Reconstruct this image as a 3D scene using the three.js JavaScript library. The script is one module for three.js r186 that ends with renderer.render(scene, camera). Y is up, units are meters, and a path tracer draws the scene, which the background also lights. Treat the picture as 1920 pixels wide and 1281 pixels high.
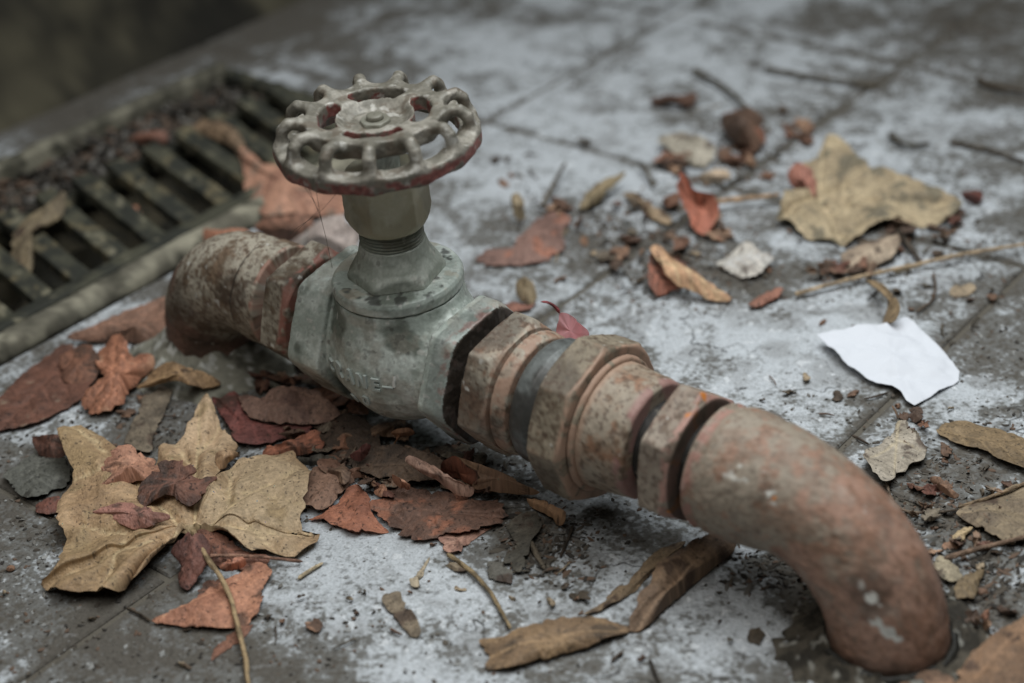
import * as THREE from 'three';
import { mergeGeometries } from 'three/addons/utils/BufferGeometryUtils.js';
import { TextGeometry } from 'three/addons/geometries/TextGeometry.js';
import { FontLoader } from 'three/addons/loaders/FontLoader.js';
import { RectAreaLightUniformsLib } from 'three/addons/lights/RectAreaLightUniformsLib.js';

// ------------------------------------------------------------------ camera, light, exposure
const scene = new THREE.Scene();
scene.background = new THREE.Color().setRGB(0.005, 0.006, 0.005);
const PIX = 3200, PITCH = THREE.MathUtils.degToRad(31), ROLL = THREE.MathUtils.degToRad(4);
const EYE = new THREE.Vector3(0, 0.41203, 0);
const FWD = new THREE.Vector3(0, -Math.sin(PITCH), -Math.cos(PITCH));
const R0 = new THREE.Vector3(1, 0, 0), U0 = new THREE.Vector3().crossVectors(R0, FWD);
const RIGHT = R0.clone().multiplyScalar(Math.cos(ROLL)).addScaledVector(U0, -Math.sin(ROLL));
const UPV = R0.clone().multiplyScalar(Math.sin(ROLL)).addScaledVector(U0, Math.cos(ROLL));
const camera = new THREE.PerspectiveCamera(2 * Math.atan(640.5 / PIX) * 180 / Math.PI, 1024 / 683, 0.02, 20);
camera.position.copy(EYE); camera.up.copy(UPV); camera.lookAt(EYE.clone().add(FWD));
camera.focus = 0.690; camera.userData.fStop = 5.0;
const renderer = new THREE.WebGLRenderer({ antialias: true });
renderer.setSize(1024, 683);
renderer.toneMapping = THREE.LinearToneMapping;
renderer.toneMappingExposure = 0.93;
renderer.shadowMap.enabled = true;
renderer.shadowMap.type = THREE.PCFSoftShadowMap;
RectAreaLightUniformsLib.init();
// soft daylight falling from an opening above and to the right of the valve
const windowLight = new THREE.RectAreaLight(new THREE.Color().setRGB(0.93, 0.98, 1.0), 7.3, 0.52, 0.46);
windowLight.position.set(0.17, 0.70, -0.655); windowLight.lookAt(0.06, 0, -0.64); scene.add(windowLight);
// added fill panel overhead, standing in for weak daylight in the room
const roomFill = new THREE.RectAreaLight(new THREE.Color().setRGB(1.0, 0.99, 0.95), 2.5, 0.7, 0.6);
roomFill.position.set(-0.16, 0.84, -0.30); roomFill.lookAt(0.0, 0, -0.62); scene.add(roomFill);

// ------------------------------------------------------------------ helpers
const lin = (c) => { const k = new THREE.Color(c[0] / 255, c[1] / 255, c[2] / 255).convertSRGBToLinear(); return [k.r, k.g, k.b]; };
function rng(seed) { let a = seed >>> 0; return () => { a = (a + 0x6D2B79F5) | 0; let t = Math.imul(a ^ (a >>> 15), 1 | a); t = (t + Math.imul(t ^ (t >>> 7), 61 | t)) ^ t; return ((t ^ (t >>> 14)) >>> 0) / 4294967296; }; }
const hsh = (x, y, z) => { let h = Math.imul(x, 374761393) ^ Math.imul(y, 668265263) ^ Math.imul(z, 1274126177); h = Math.imul(h ^ (h >>> 13), 1103515245); return ((h ^ (h >>> 16)) >>> 0) / 4294967296; };
function n3(x, y, z) {
  const ix = Math.floor(x), iy = Math.floor(y), iz = Math.floor(z); let fx = x - ix, fy = y - iy, fz = z - iz;
  fx = fx * fx * (3 - 2 * fx); fy = fy * fy * (3 - 2 * fy); fz = fz * fz * (3 - 2 * fz);
  const a = hsh(ix, iy, iz), b = hsh(ix + 1, iy, iz), c = hsh(ix, iy + 1, iz), d = hsh(ix + 1, iy + 1, iz);
  const e = hsh(ix, iy, iz + 1), f = hsh(ix + 1, iy, iz + 1), g = hsh(ix, iy + 1, iz + 1), h = hsh(ix + 1, iy + 1, iz + 1);
  const p = a + (b - a) * fx, q = c + (d - c) * fx, r = e + (f - e) * fx, s = g + (h - g) * fx;
  const u = p + (q - p) * fy, v = r + (s - r) * fy; return u + (v - u) * fz;
}
function n2(x, y, k = 0) {
  const ix = Math.floor(x), iy = Math.floor(y); let fx = x - ix, fy = y - iy; fx = fx * fx * (3 - 2 * fx); fy = fy * fy * (3 - 2 * fy);
  const a = hsh(ix, iy, k), b = hsh(ix + 1, iy, k), c = hsh(ix, iy + 1, k), d = hsh(ix + 1, iy + 1, k);
  const p = a + (b - a) * fx, q = c + (d - c) * fx; return p + (q - p) * fy;
}
function fbm3(x, y, z, o = 4) { let s = 0, a = 0.5, t = 0; for (let i = 0; i < o; i++) { s += a * n3(x, y, z); t += a; a *= 0.5; x = x * 2.03 + 7.1; y = y * 2.03 + 3.7; z = z * 2.03 + 5.3; } return s / t; }
function fbm2(x, y, o = 4, k = 0) { let s = 0, a = 0.5, t = 0; for (let i = 0; i < o; i++) { s += a * n2(x, y, k + i); t += a; a *= 0.5; x = x * 2.03 + 7.1; y = y * 2.03 + 3.7; } return s / t; }
const sst = (a, b, x) => { const t = Math.min(1, Math.max(0, (x - a) / (b - a))); return t * t * (3 - 2 * t); };
const mix = (a, b, t) => a + (b - a) * t;
const mix3 = (a, b, t) => [a[0] + (b[0] - a[0]) * t, a[1] + (b[1] - a[1]) * t, a[2] + (b[2] - a[2]) * t];
function rayOf(x, y) { return FWD.clone().multiplyScalar(PIX).addScaledVector(RIGHT, x - 960).addScaledVector(UPV, 640.5 - y).normalize(); }
function at(x, y, h = 0) { const d = rayOf(x, y); return EYE.clone().addScaledVector(d, (h - EYE.y) / d.y); }   // where the sight line meets height h
const used = {};
function numbered(n) { const k = used[n] = (used[n] ?? -1) + 1; return k ? `${n}_${String(k).padStart(3, '0')}` : n; }
function tag(o, label, category, group) { o.userData.label = label; o.userData.category = category; if (group) o.userData.group = group; return o; }
function shadow(o) { o.castShadow = true; o.receiveShadow = true; return o; }
function part(name, geo, mat, parent) { const m = shadow(new THREE.Mesh(geo, mat)); m.name = name; parent.add(m); return m; }
function top(name, geo, mat) { const m = shadow(new THREE.Mesh(geo, mat)); m.name = numbered(name); scene.add(m); return m; }
function grid(nu, nv, wrapU, P, C) {   // surface over a (u, v) grid with vertex colours
  const pos = new Float32Array(nu * nv * 3), col = new Float32Array(nu * nv * 3), idx = [];
  for (let j = 0; j < nv; j++) for (let i = 0; i < nu; i++) { const k = (j * nu + i) * 3, p = P(i, j); pos[k] = p[0]; pos[k + 1] = p[1]; pos[k + 2] = p[2]; const c = C(i, j, p); col[k] = c[0]; col[k + 1] = c[1]; col[k + 2] = c[2]; }
  for (let j = 0; j < nv - 1; j++) for (let i = 0; i < (wrapU ? nu : nu - 1); i++) { const a = j * nu + i, b = j * nu + (i + 1) % nu, c = a + nu, d = b + nu; idx.push(a, b, c, b, d, c); }
  const g = new THREE.BufferGeometry(); g.setAttribute('position', new THREE.BufferAttribute(pos, 3)); g.setAttribute('color', new THREE.BufferAttribute(col, 3)); g.setIndex(idx); g.computeVertexNormals(); return g;
}
// surface nets: meshes the zero level of a signed distance (metres)
function nets(sdf, lo, hi, cell, colour) {
  const n = [0, 1, 2].map((k) => Math.ceil((hi[k] - lo[k]) / cell) + 1), [nx, ny, nz] = n, F = new Float32Array(nx * ny * nz);
  for (let z = 0, q = 0; z < nz; z++) for (let y = 0; y < ny; y++) for (let x = 0; x < nx; x++, q++) F[q] = sdf(lo[0] + x * cell, lo[1] + y * cell, lo[2] + z * cell);
  const id = new Int32Array(nx * ny * nz).fill(-1), pos = [], idx = [], off = []; let nvx = 0;
  for (let k = 0; k < 8; k++) off.push((k & 1) + ((k >> 1) & 1) * nx + ((k >> 2) & 1) * nx * ny);
  const E = []; for (let i = 0; i < 8; i++) for (let b = 1; b < 8; b <<= 1) if (!(i & b)) E.push([i, i | b]);
  for (let z = 0; z < nz - 1; z++) for (let y = 0; y < ny - 1; y++) for (let x = 0; x < nx - 1; x++) {
    const q = x + nx * (y + ny * z); let m = 0; for (let k = 0; k < 8; k++) if (F[q + off[k]] < 0) m |= 1 << k;
    if (m === 0 || m === 255) continue;
    let sx = 0, sy = 0, sz = 0, c = 0;
    for (const [a, b] of E) { const fa = F[q + off[a]], fb = F[q + off[b]]; if ((fa < 0) === (fb < 0)) continue; const t = fa / (fa - fb); sx += mix(a & 1, b & 1, t); sy += mix((a >> 1) & 1, (b >> 1) & 1, t); sz += mix((a >> 2) & 1, (b >> 2) & 1, t); c++; }
    id[q] = nvx++; pos.push(lo[0] + (x + sx / c) * cell, lo[1] + (y + sy / c) * cell, lo[2] + (z + sz / c) * cell);
  }
  const st = [1, nx, nx * ny];
  for (let z = 1; z < nz - 1; z++) for (let y = 1; y < ny - 1; y++) for (let x = 1; x < nx - 1; x++) {
    const q = x + nx * (y + ny * z);
    for (let a = 0; a < 3; a++) {
      const f0 = F[q], f1 = F[q + st[a]]; if ((f0 < 0) === (f1 < 0)) continue; const b = st[(a + 1) % 3], c = st[(a + 2) % 3];
      const v0 = id[q], v1 = id[q - b], v2 = id[q - b - c], v3 = id[q - c]; if (v0 < 0 || v1 < 0 || v2 < 0 || v3 < 0) continue;
      if (f0 < 0) idx.push(v0, v1, v2, v0, v2, v3); else idx.push(v0, v2, v1, v0, v3, v2);
    }
  }
  const P = new Float32Array(pos), N = new Float32Array(pos.length), C = new Float32Array(pos.length), e = cell * 0.45;
  for (let k = 0; k < P.length; k += 3) {
    const x = P[k], y = P[k + 1], z = P[k + 2]; let gx = sdf(x + e, y, z) - sdf(x - e, y, z), gy = sdf(x, y + e, z) - sdf(x, y - e, z), gz = sdf(x, y, z + e) - sdf(x, y, z - e); const l = Math.hypot(gx, gy, gz) || 1; gx /= l; gy /= l; gz /= l;
    N[k] = gx; N[k + 1] = gy; N[k + 2] = gz; const c = colour(x, y, z, gx, gy, gz); C[k] = c[0]; C[k + 1] = c[1]; C[k + 2] = c[2];
  }
  const g = new THREE.BufferGeometry(); g.setAttribute('position', new THREE.BufferAttribute(P, 3)); g.setAttribute('normal', new THREE.BufferAttribute(N, 3)); g.setAttribute('color', new THREE.BufferAttribute(C, 3)); g.setIndex(idx); return g;
}
function bake(size, f, srgb) {   // f(u, v) -> [r, g, b] 0..1 (already encoded)
  const d = new Uint8Array(size * size * 4); for (let y = 0, k = 0; y < size; y++) for (let x = 0; x < size; x++, k += 4) { const c = f((x + 0.5) / size, (y + 0.5) / size); d[k] = 255 * c[0]; d[k + 1] = 255 * c[1]; d[k + 2] = 255 * c[2]; d[k + 3] = 255; }
  const t = new THREE.DataTexture(d, size, size); t.magFilter = THREE.LinearFilter; t.minFilter = THREE.LinearMipmapLinearFilter; t.generateMipmaps = true; t.wrapS = t.wrapT = THREE.RepeatWrapping; if (srgb) t.colorSpace = THREE.SRGBColorSpace; t.needsUpdate = true; return t;
}
const E1 = new THREE.Vector3(0.649, 0, -0.760).normalize(), E2 = new THREE.Vector3(0.760, 0, 0.649).normalize();   // the two directions of the tiling
const S = (s1, s2, y = 0) => new THREE.Vector3(E1.x * s1 + E2.x * s2, y, E1.z * s1 + E2.z * s2);
// ------------------------------------------------------------------ floor of square tiles
const FLOORBOX = [-0.40, -1.24, 0.82];   // x0, z0, side covered by the floor texture
const CEM = { white: [0.50, 0.525, 0.55], pale: [0.34, 0.355, 0.365], grey: [0.150, 0.147, 0.138], brown: [0.085, 0.073, 0.058], dark: [0.030, 0.027, 0.022] };
const dirtShadeAt = [];   // [x, z, radius, amount]: + dirt, with shade painted in under the pipe and behind the drain; - bare pale screed
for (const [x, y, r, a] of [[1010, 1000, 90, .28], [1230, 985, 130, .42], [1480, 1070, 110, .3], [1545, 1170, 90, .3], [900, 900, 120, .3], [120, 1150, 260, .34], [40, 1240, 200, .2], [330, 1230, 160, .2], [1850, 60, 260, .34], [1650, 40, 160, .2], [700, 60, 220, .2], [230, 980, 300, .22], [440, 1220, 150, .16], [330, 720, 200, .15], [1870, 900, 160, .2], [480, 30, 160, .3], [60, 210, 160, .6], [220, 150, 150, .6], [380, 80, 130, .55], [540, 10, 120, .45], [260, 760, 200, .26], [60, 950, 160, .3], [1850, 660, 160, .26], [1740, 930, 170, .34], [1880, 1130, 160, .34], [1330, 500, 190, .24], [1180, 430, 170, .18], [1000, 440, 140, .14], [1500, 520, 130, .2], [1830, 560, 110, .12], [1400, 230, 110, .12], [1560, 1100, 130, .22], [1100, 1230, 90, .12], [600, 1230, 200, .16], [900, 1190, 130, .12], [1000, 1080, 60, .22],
  [700, 1040, 150, -.26], [1220, 1060, 120, -.3], [1330, 640, 170, -.24], [1500, 640, 120, -.16], [1100, 280, 260, -.32], [1700, 300, 150, -.12], [780, 1150, 130, -.1], [1290, 1230, 120, -.12], [1000, 130, 300, -.2], [1400, 120, 200, -.12], [1420, 610, 90, -.1], [1600, 580, 90, -.08], [560, 1100, 90, -.1], [1620, 690, 110, -.06]]) { const p = at(x, y), q = at(x + r, y); dirtShadeAt.push([p.x, p.z, p.distanceTo(q), a]); }
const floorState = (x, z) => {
  let d = 0; for (const [px, pz, r, a] of dirtShadeAt) { const q = ((x - px) ** 2 + (z - pz) ** 2) / (r * r); if (q < 4) d += a * Math.exp(-q * 1.3); }
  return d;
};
const jointDirt = (x, z) => {   // dirt caught along the joints of the tiles
  const s1 = x * E1.x + z * E1.z, s2 = x * E2.x + z * E2.z, d1 = Math.abs(((s1 - 0.107) / 0.202 + 100.5) % 1 - 0.5) * 0.202, d2 = Math.abs(((s2 + 0.105) / 0.171 + 100.5) % 1 - 0.5) * 0.171, w = 0.0018 + 0.0035 * fbm2(x * 50, z * 50, 2, 180), d = Math.min(d1, d2);
  if (s1 < 0.506 && s2 > -0.442 && s2 < -0.11) return 0;
  return Math.exp(-(d * d) / (w * w)) * 0.5 * sst(0.28, 0.5, fbm2(x * 30, z * 30, 3, 190));
};
const floorPix = (u, v) => {
  const x = FLOORBOX[0] + u * FLOORBOX[2], z = FLOORBOX[1] + v * FLOORBOX[2];
  const wx = x + 0.012 * (fbm2(x * 60, z * 60, 3, 3) - 0.5), wz = z + 0.012 * (fbm2(x * 60, z * 60, 3, 9) - 0.5);
  const big = fbm2(wx * 26, wz * 26, 5, 20), mid = fbm2(wx * 110, wz * 110, 4, 40), fine = fbm2(x * 620, z * 620, 3, 60), grain = n2(x * 1900, z * 1900, 71);
  const dirt = floorState(x, z) + (big - 0.5) * 1.05 + (mid - 0.5) * 0.75 + (fine - 0.5) * 0.75 + 0.03 + jointDirt(x, z);  // floorState mixes painted shade spots in with the dirt
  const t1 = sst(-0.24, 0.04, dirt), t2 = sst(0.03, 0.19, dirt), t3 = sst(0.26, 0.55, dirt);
  let c = mix3(CEM.white, CEM.pale, t1); c = mix3(c, CEM.grey, t2); c = mix3(c, CEM.brown, t3 * 0.85);
  const sp = fbm2(x * 430 + 9, z * 430, 2, 90), sp2 = n2(x * 900, z * 900, 95);
  const speck = sst(0.66, 0.84, sp) * 0.55 * sst(0.40, 0.56, mid) + sst(0.84, 0.95, sp2) * 0.5 * sst(0.40, 0.55, mid) + sst(0.70, 0.86, fbm2(x * 1250, z * 1250, 2, 97)) * 0.55;
  c = mix3(c, mix3(CEM.brown, CEM.dark, fine), Math.min(1, speck) );
  const smudge = sst(0.58, 0.74, fbm2(wx * 48 + 4, wz * 48, 3, 120)); c = mix3(c, CEM.brown, smudge * 0.34);
  const chalk = sst(0.72, 0.80, fbm2(x * 240 + 30, z * 240, 3, 140)); c = mix3(c, [0.66, 0.68, 0.70], chalk * 0.7 * (1 - 0.85 * sst(0.05, 0.3, dirt)));
  const cr = Math.abs(fbm2(wx * 34 + 17, wz * 34 + 5, 4, 210) - 0.5), crack = sst(0.0075, 0.002, cr) * sst(0.46, 0.60, fbm2(x * 22 + 3, z * 22, 2, 220)); c = mix3(c, CEM.dark, crack * 0.85);
  const flake = sst(0.03, 0.17, dirt);
  const g = 0.82 + 0.36 * grain;
  const hgt = 0.58 - 0.34 * flake - crack * 0.5 + (fine - 0.5) * 0.55 + (grain - 0.5) * 0.18 + chalk * 0.25 + (mid - 0.5) * 0.4;
  return [c[0] * g, c[1] * g, c[2] * g, Math.min(1, Math.max(0, hgt))];
};
const FS = 2048, fcol = new Uint8Array(FS * FS * 4), fhgt = new Uint8Array(FS * FS * 4);
const enc = (v) => 255 * Math.pow(Math.min(1, Math.max(0, v)), 1 / 2.2);
for (let y = 0, k = 0; y < FS; y++) for (let x = 0; x < FS; x++, k += 4) { const c = floorPix((x + 0.5) / FS, (y + 0.5) / FS); fcol[k] = enc(c[0]); fcol[k + 1] = enc(c[1]); fcol[k + 2] = enc(c[2]); fcol[k + 3] = 255; fhgt[k] = fhgt[k + 1] = fhgt[k + 2] = 255 * c[3]; fhgt[k + 3] = 255; }
function dtex(d, srgb) { const t = new THREE.DataTexture(d, FS, FS); t.magFilter = THREE.LinearFilter; t.minFilter = THREE.LinearMipmapLinearFilter; t.generateMipmaps = true; t.wrapS = t.wrapT = THREE.MirroredRepeatWrapping; if (srgb) t.colorSpace = THREE.SRGBColorSpace; t.needsUpdate = true; return t; }
const floorMat = new THREE.MeshStandardMaterial({ map: dtex(fcol, true), bumpMap: dtex(fhgt, false), bumpScale: 0.0015, roughness: 0.93, metalness: 0 });
const floorUV = (g) => { const p = g.attributes.position, uv = new Float32Array(p.count * 2); for (let i = 0; i < p.count; i++) { uv[i * 2] = (p.getX(i) - FLOORBOX[0]) / FLOORBOX[2]; uv[i * 2 + 1] = (p.getZ(i) - FLOORBOX[1]) / FLOORBOX[2]; } g.setAttribute('uv', new THREE.BufferAttribute(uv, 2)); return g; };
const floor = new THREE.Group(); floor.name = 'floor'; floor.userData.kind = 'structure'; floor.userData.label = 'dusty pale tiled floor with worn screed and dirt'; scene.add(floor);
function slab(a1, b1, a2, b2, y0, y1, chamfer) {   // a tile between s1 = a1..b1 and s2 = a2..b2
  const c = chamfer, q = (i, j, y) => S(i, j, y), ring = (d, y) => [q(a1 + d, a2 + d, y), q(b1 - d, a2 + d, y), q(b1 - d, b2 - d, y), q(a1 + d, b2 - d, y)];
  const L = [ring(0, y0), ring(0, y1 - c), ring(c, y1)], v = [], tri = (p, r, s) => v.push(...p.toArray(), ...r.toArray(), ...s.toArray());
  for (let l = 0; l < 2; l++) for (let k = 0; k < 4; k++) { const n = (k + 1) % 4; tri(L[l][k], L[l + 1][k], L[l][n]); tri(L[l][n], L[l + 1][k], L[l + 1][n]); }
  tri(L[2][0], L[2][3], L[2][1]); tri(L[2][1], L[2][3], L[2][2]);
  const g = new THREE.BufferGeometry(); g.setAttribute('position', new THREE.Float32BufferAttribute(v, 3)); const p = g.attributes.position;
  // outward winding
  const m = S((a1 + b1) / 2, (a2 + b2) / 2, (y0 + y1) / 2); for (let t = 0; t < p.count; t += 3) { const A = new THREE.Vector3().fromBufferAttribute(p, t), B = new THREE.Vector3().fromBufferAttribute(p, t + 1), D = new THREE.Vector3().fromBufferAttribute(p, t + 2), nn = B.clone().sub(A).cross(D.clone().sub(A)); if (nn.dot(A.clone().add(B).add(D).divideScalar(3).sub(m)) < 0) { p.setXYZ(t + 1, ...D.toArray()); p.setXYZ(t + 2, ...B.toArray()); } }
  g.computeVertexNormals(); return floorUV(g);
}
const rows = [-0.095, 0.107, 0.309, 0.511, 0.713, 0.915, 1.117, 1.319, 1.521], colsS2 = [-0.960, -0.789, -0.618, -0.447, -0.276, -0.105, 0.066, 0.237];
const rt = rng(5), G0 = -0.638, G1 = -0.812, GEND = 0.690;   // the drain takes the place of the tiles between G1 and G0
for (let i = 0; i < rows.length - 1; i++) for (let j = 0; j < colsS2.length - 1; j++) {
  const a1 = rows[i] + 0.0014, b1 = rows[i + 1] - 0.0014, a2 = colsS2[j] + 0.0014, b2 = colsS2[j + 1] - 0.0014, y = -0.0003 * rt();
  const put = (p, q, r, s) => { if (q - p > 0.01 && s - r > 0.008) part('tile', slab(p, q, r, s, -0.012, y, 0.0008), floorMat, floor); };
  if (rows[i] < 0.5 && colsS2[j] > -0.45 && colsS2[j] < -0.15) continue;   // one worn slab lies here
  if (a1 < GEND && b2 > G1 && a2 < G0) {   // cut round the drain
    const e1 = Math.min(b1, GEND);
    if (b2 > G0) put(a1, e1, G0 + 0.001, b2);
    if (a2 < G1) put(a1, e1, a2, G1 - 0.001);
    if (b1 > GEND) put(GEND + 0.001, b1, a2, b2);
  } else put(a1, b1, a2, b2);
}
part('screed_slab', slab(rows[0] + 0.0014, 0.511 - 0.0014, -0.447 + 0.0014, -0.105 - 0.0014, -0.012, -0.0001, 0.0008), floorMat, floor);
// dirt-filled joints: a bed just below the tile faces, open over the drain

const bed = mergeGeometries([slab(-0.1, 1.53, G0 + 0.0015, 0.237, -0.03, -0.0014, 0.0003), slab(-0.1, 1.53, -0.96, G1 - 0.0015, -0.03, -0.0014, 0.0003), slab(GEND + 0.0015, 1.53, G1 - 0.001, G0 + 0.001, -0.03, -0.0014, 0.0003)]);
part('joint_bed', bed, new THREE.MeshStandardMaterial({ color: new THREE.Color().setRGB(0.115, 0.102, 0.082), roughness: 1, bumpMap: floorMat.bumpMap, bumpScale: 0.001 }), floor);
// ------------------------------------------------------------------ the pipe run with the globe valve
const A0 = new THREE.Vector3(-0.09178, 0.048, -0.65274), AX = new THREE.Vector3(0.74923, 0, 0.66231), NV = new THREE.Vector3(-0.66231, 0, 0.74923), UY = new THREE.Vector3(0, 1, 0);
const pipe = new THREE.Group(); pipe.name = 'valve_pipe'; pipe.position.set(A0.x, 0, A0.z); scene.add(pipe);
tag(pipe, 'rusty pipe run with grey globe valve and scalloped handwheel between two elbows', 'valve');
// local axes of the pipe: x along the run, y up, z towards the viewer's left front
pipe.quaternion.setFromRotationMatrix(new THREE.Matrix4().makeBasis(AX, UY, NV));
const HC = 0.048;   // height of the axis
const castMat = new THREE.MeshStandardMaterial({ vertexColors: true, roughness: 0.5, metalness: 0.1 });
const rustMat = new THREE.MeshStandardMaterial({ vertexColors: true, roughness: 0.64, metalness: 0.05 });
const darkMat = new THREE.MeshStandardMaterial({ vertexColors: true, roughness: 0.48, metalness: 0.15 });
const K = { dust: lin([160, 152, 137]), dust2: lin([150, 143, 131]), umber: lin([96, 80, 64]), rust: lin([116, 66, 46]), red: lin([128, 74, 64]), pink: lin([166, 116, 100]), oxide: lin([150, 92, 66]), orange: lin([196, 120, 50]), black: lin([34, 31, 28]), white: lin([205, 203, 196]), green: lin([160, 168, 160]), green2: lin([196, 202, 195]), green3: lin([92, 98, 88]), steel: lin([84, 88, 88]), olive: lin([156, 150, 128]), tan: lin([150, 126, 104]) };
// rust, dust and paint laid over one another in patches with outlines of their own
function rusty(x, y, z, o) {
  const s = 1, a = fbm3(x * 95 + o.k, y * 95, z * 95, 4), b = fbm3(x * 430 + o.k, y * 430, z * 430, 3), b2 = fbm3(x * 210 + o.k, y * 210 + 7, z * 210, 4), g = n3(x * 1500, y * 1500, z * 1500), m = fbm3(x * 38 + o.k, y * 38 + 3, z * 38, 3);
  let c = mix3(o.base, o.base2, sst(0.38, 0.64, a * 0.6 + b * 0.4));
  c = mix3(c, o.stain, sst(0.52, 0.66, a * 0.22 + b2 * 0.5 + b * 0.28 + (m - 0.5) * 0.35 + o.amount) * 0.8);
  c = mix3(c, K.umber, sst(0.60, 0.70, b) * 0.7 * (o.pits ?? 1));
  c = mix3(c, lin([58, 48, 40]), sst(0.52, 0.68, fbm3(x * 52 + o.k * 3, y * 52 + 11, z * 52, 5)) * 0.6);
  c = mix3(c, lin([74, 54, 42]), sst(0.60, 0.68, fbm3(x * 620, y * 620 + o.k, z * 620, 2)) * 0.6 * (o.pits ?? 1));
  c = mix3(c, K.white, sst(0.80, 0.86, fbm3(x * 260 + 9, y * 260 + o.k, z * 260, 2)) * 0.6);
  const q = 0.80 + 0.40 * g; return [c[0] * q, c[1] * q, c[2] * q];
}
const smin = (a, b, k) => { const h = Math.max(k - Math.abs(a - b), 0) / k; return Math.min(a, b) - h * h * k * 0.25; };
// a turned or faceted piece on the pipe axis: stations [t, round radius, apothem or 0], colour(t, angle, x, y, z)
function turned(st, sides, phase, colour, o = {}) {
  const S0 = []; for (let i = 0; i < st.length - 1; i++) { const [t0, r0, a0] = st[i], [t1, r1, a1] = st[i + 1], L = Math.hypot(t1 - t0, r1 - r0), n = Math.max(1, Math.round(L / (o.step ?? 0.00075))); for (let k = 0; k < n; k++) S0.push([mix(t0, t1, k / n), mix(r0, r1, k / n), mix(a0, a1, k / n)]); } S0.push(st[st.length - 1]);
  const nu = o.nu ?? 240, w = sides ? 2 * Math.PI / sides : 0, rough = o.rough ?? 0.00028;
  return grid(nu, S0.length, true, (i, j) => {
    const th = 2 * Math.PI * i / nu, [t, r, ap] = S0[j]; let q = r;
    if (sides && ap) { let f = ((th - phase) % w + w) % w - w / 2; q = smin(r, ap / Math.cos(f), 0.0007); }
    const y = q * Math.sin(th), z = q * Math.cos(th), e = (fbm3(t * 420 + 3, y * 420, z * 420, 3) - 0.5) * 2 * rough + (fbm3(t * 90, y * 90, z * 90 + 8, 2) - 0.5) * 2 * (o.dent ?? 0.0003);
    const k = q > 0.004 ? (q + e) / q : 1; return [t, y * k + (o.lift ?? HC), z * k];
  }, (i, j, p) => colour(S0[j][0], 2 * Math.PI * i / nu, p[0], p[1], p[2], S0[j][1]));
}
const deg = Math.PI / 180;
const hexStations = (t0, t1, R, ap, c0, c1, ri0, ri1) => [[t0, ri0, 0], [t0, ap * 0.985, ap], [t0 + c0 * 0.25, ap * 1.01, ap], [t0 + c0, R, ap], [t1 - c1, R, ap], [t1 - c1 * 0.25, ap * 1.01, ap], [t1, ap * 0.985, ap], [t1, ri1, 0]];
// --- left elbow, turning down into the floor
function elbow(name, tv, dir, tin, bend, rad, colour, nu = 230) {   // tv: where the vertical leg stands, tin: where the collar of the run begins
  const path = [], sgn = dir;   // dir -1: the leg is at the lower-t end
  const leg = HC - bend;
  for (let k = 0; k <= 4; k++) path.push([tv, mix(-0.004, leg, k / 4), 0]);
  for (let k = 1; k <= 90; k++) { const a = Math.PI / 2 * k / 90; path.push([tv - sgn * bend * (1 - Math.cos(a)), leg + bend * Math.sin(a), a]); }
  const e = tv - sgn * bend, n = Math.max(2, Math.round(Math.abs(tin - e) / 0.0008)); for (let k = 1; k <= n; k++) path.push([mix(e, tin, k / n), HC, Math.PI / 2]);
  let L = 0; const len = path.map((p, i) => i ? (L += Math.hypot(p[0] - path[i - 1][0], p[1] - path[i - 1][1])) : 0);
  return grid(nu, path.length, true, (i, j) => {
    const [t, y, a] = path[j], th = 2 * Math.PI * i / nu, r = rad(len[j] / L, L - len[j]), ca = Math.cos(a), sa = Math.sin(a);
    // cross-section axes: z stays, the other turns from along-the-run (outside) to up
    const o1 = Math.sin(th), o2 = Math.cos(th), ox = sgn * ca * o1, oy = sa * o1, px = t + ox * r, py = y + oy * r, pz = o2 * r;
    const d = (fbm3(px * 420, py * 420, pz * 420, 3) - 0.5) * 0.0007 - 0.00018 * sst(0.58, 0.68, fbm3(px * 300 + 5, py * 300, pz * 300, 2)) + (fbm3(px * 70, py * 70, pz * 70, 2) - 0.5) * 0.0009;
    return [px + ox * d, Math.max(py + oy * d, -0.004), pz + o2 * d];
  }, (i, j, p) => colour(len[j] / L, 2 * Math.PI * i / nu, p[0], p[1], p[2], L - len[j]));
}
part('elbow', elbow('elbow', -0.063, -1, -0.0042, 0.036, (s, d) => d < 0.0004 ? 0.0150 + d * 18 : d < 0.0015 ? 0.0222 + (d - 0.0004) * 1.2 : d < 0.0140 ? 0.0236 : d < 0.0147 ? mix(0.0236, 0.0226, (d - 0.0140) / 0.0007) : mix(0.0226, 0.0222, s < 0.3 ? 1 : 0), (s, th, x, y, z, d) => {
  let c = rusty(x, y, z, { k: 2, base: K.dust, base2: K.umber, stain: lin([112, 92, 74]), amount: 0.0 });
  const low = sst(0.44, 0.30, s + (fbm3(x * 60, y * 60, z * 60, 3) - 0.5) * 0.5); c = mix3(c, rusty(x, y, z, { k: 5, base: lin([118, 92, 80]), base2: lin([104, 80, 68]), stain: lin([132, 112, 98]), amount: -0.04 }), low);
  if (d < 0.003) c = mix3(c, K.pink, 0.55 * sst(0.3, 0.6, fbm3(x * 200, y * 200, z * 200, 3)));
  if (d > 0.0138 && d < 0.0151) c = mix3(c, K.black, 0.7); return c;
}), rustMat, pipe);
const grooveCol = (x, y, z) => { const g = 0.7 + 0.6 * n3(x * 900, y * 900, z * 900), q = sst(0.66, 0.76, fbm3(x * 300, y * 300, z * 300, 2)) * 0.4; const c = mix3(K.black, K.dust, q); return [c[0] * g, c[1] * g, c[2] * g]; };
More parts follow.
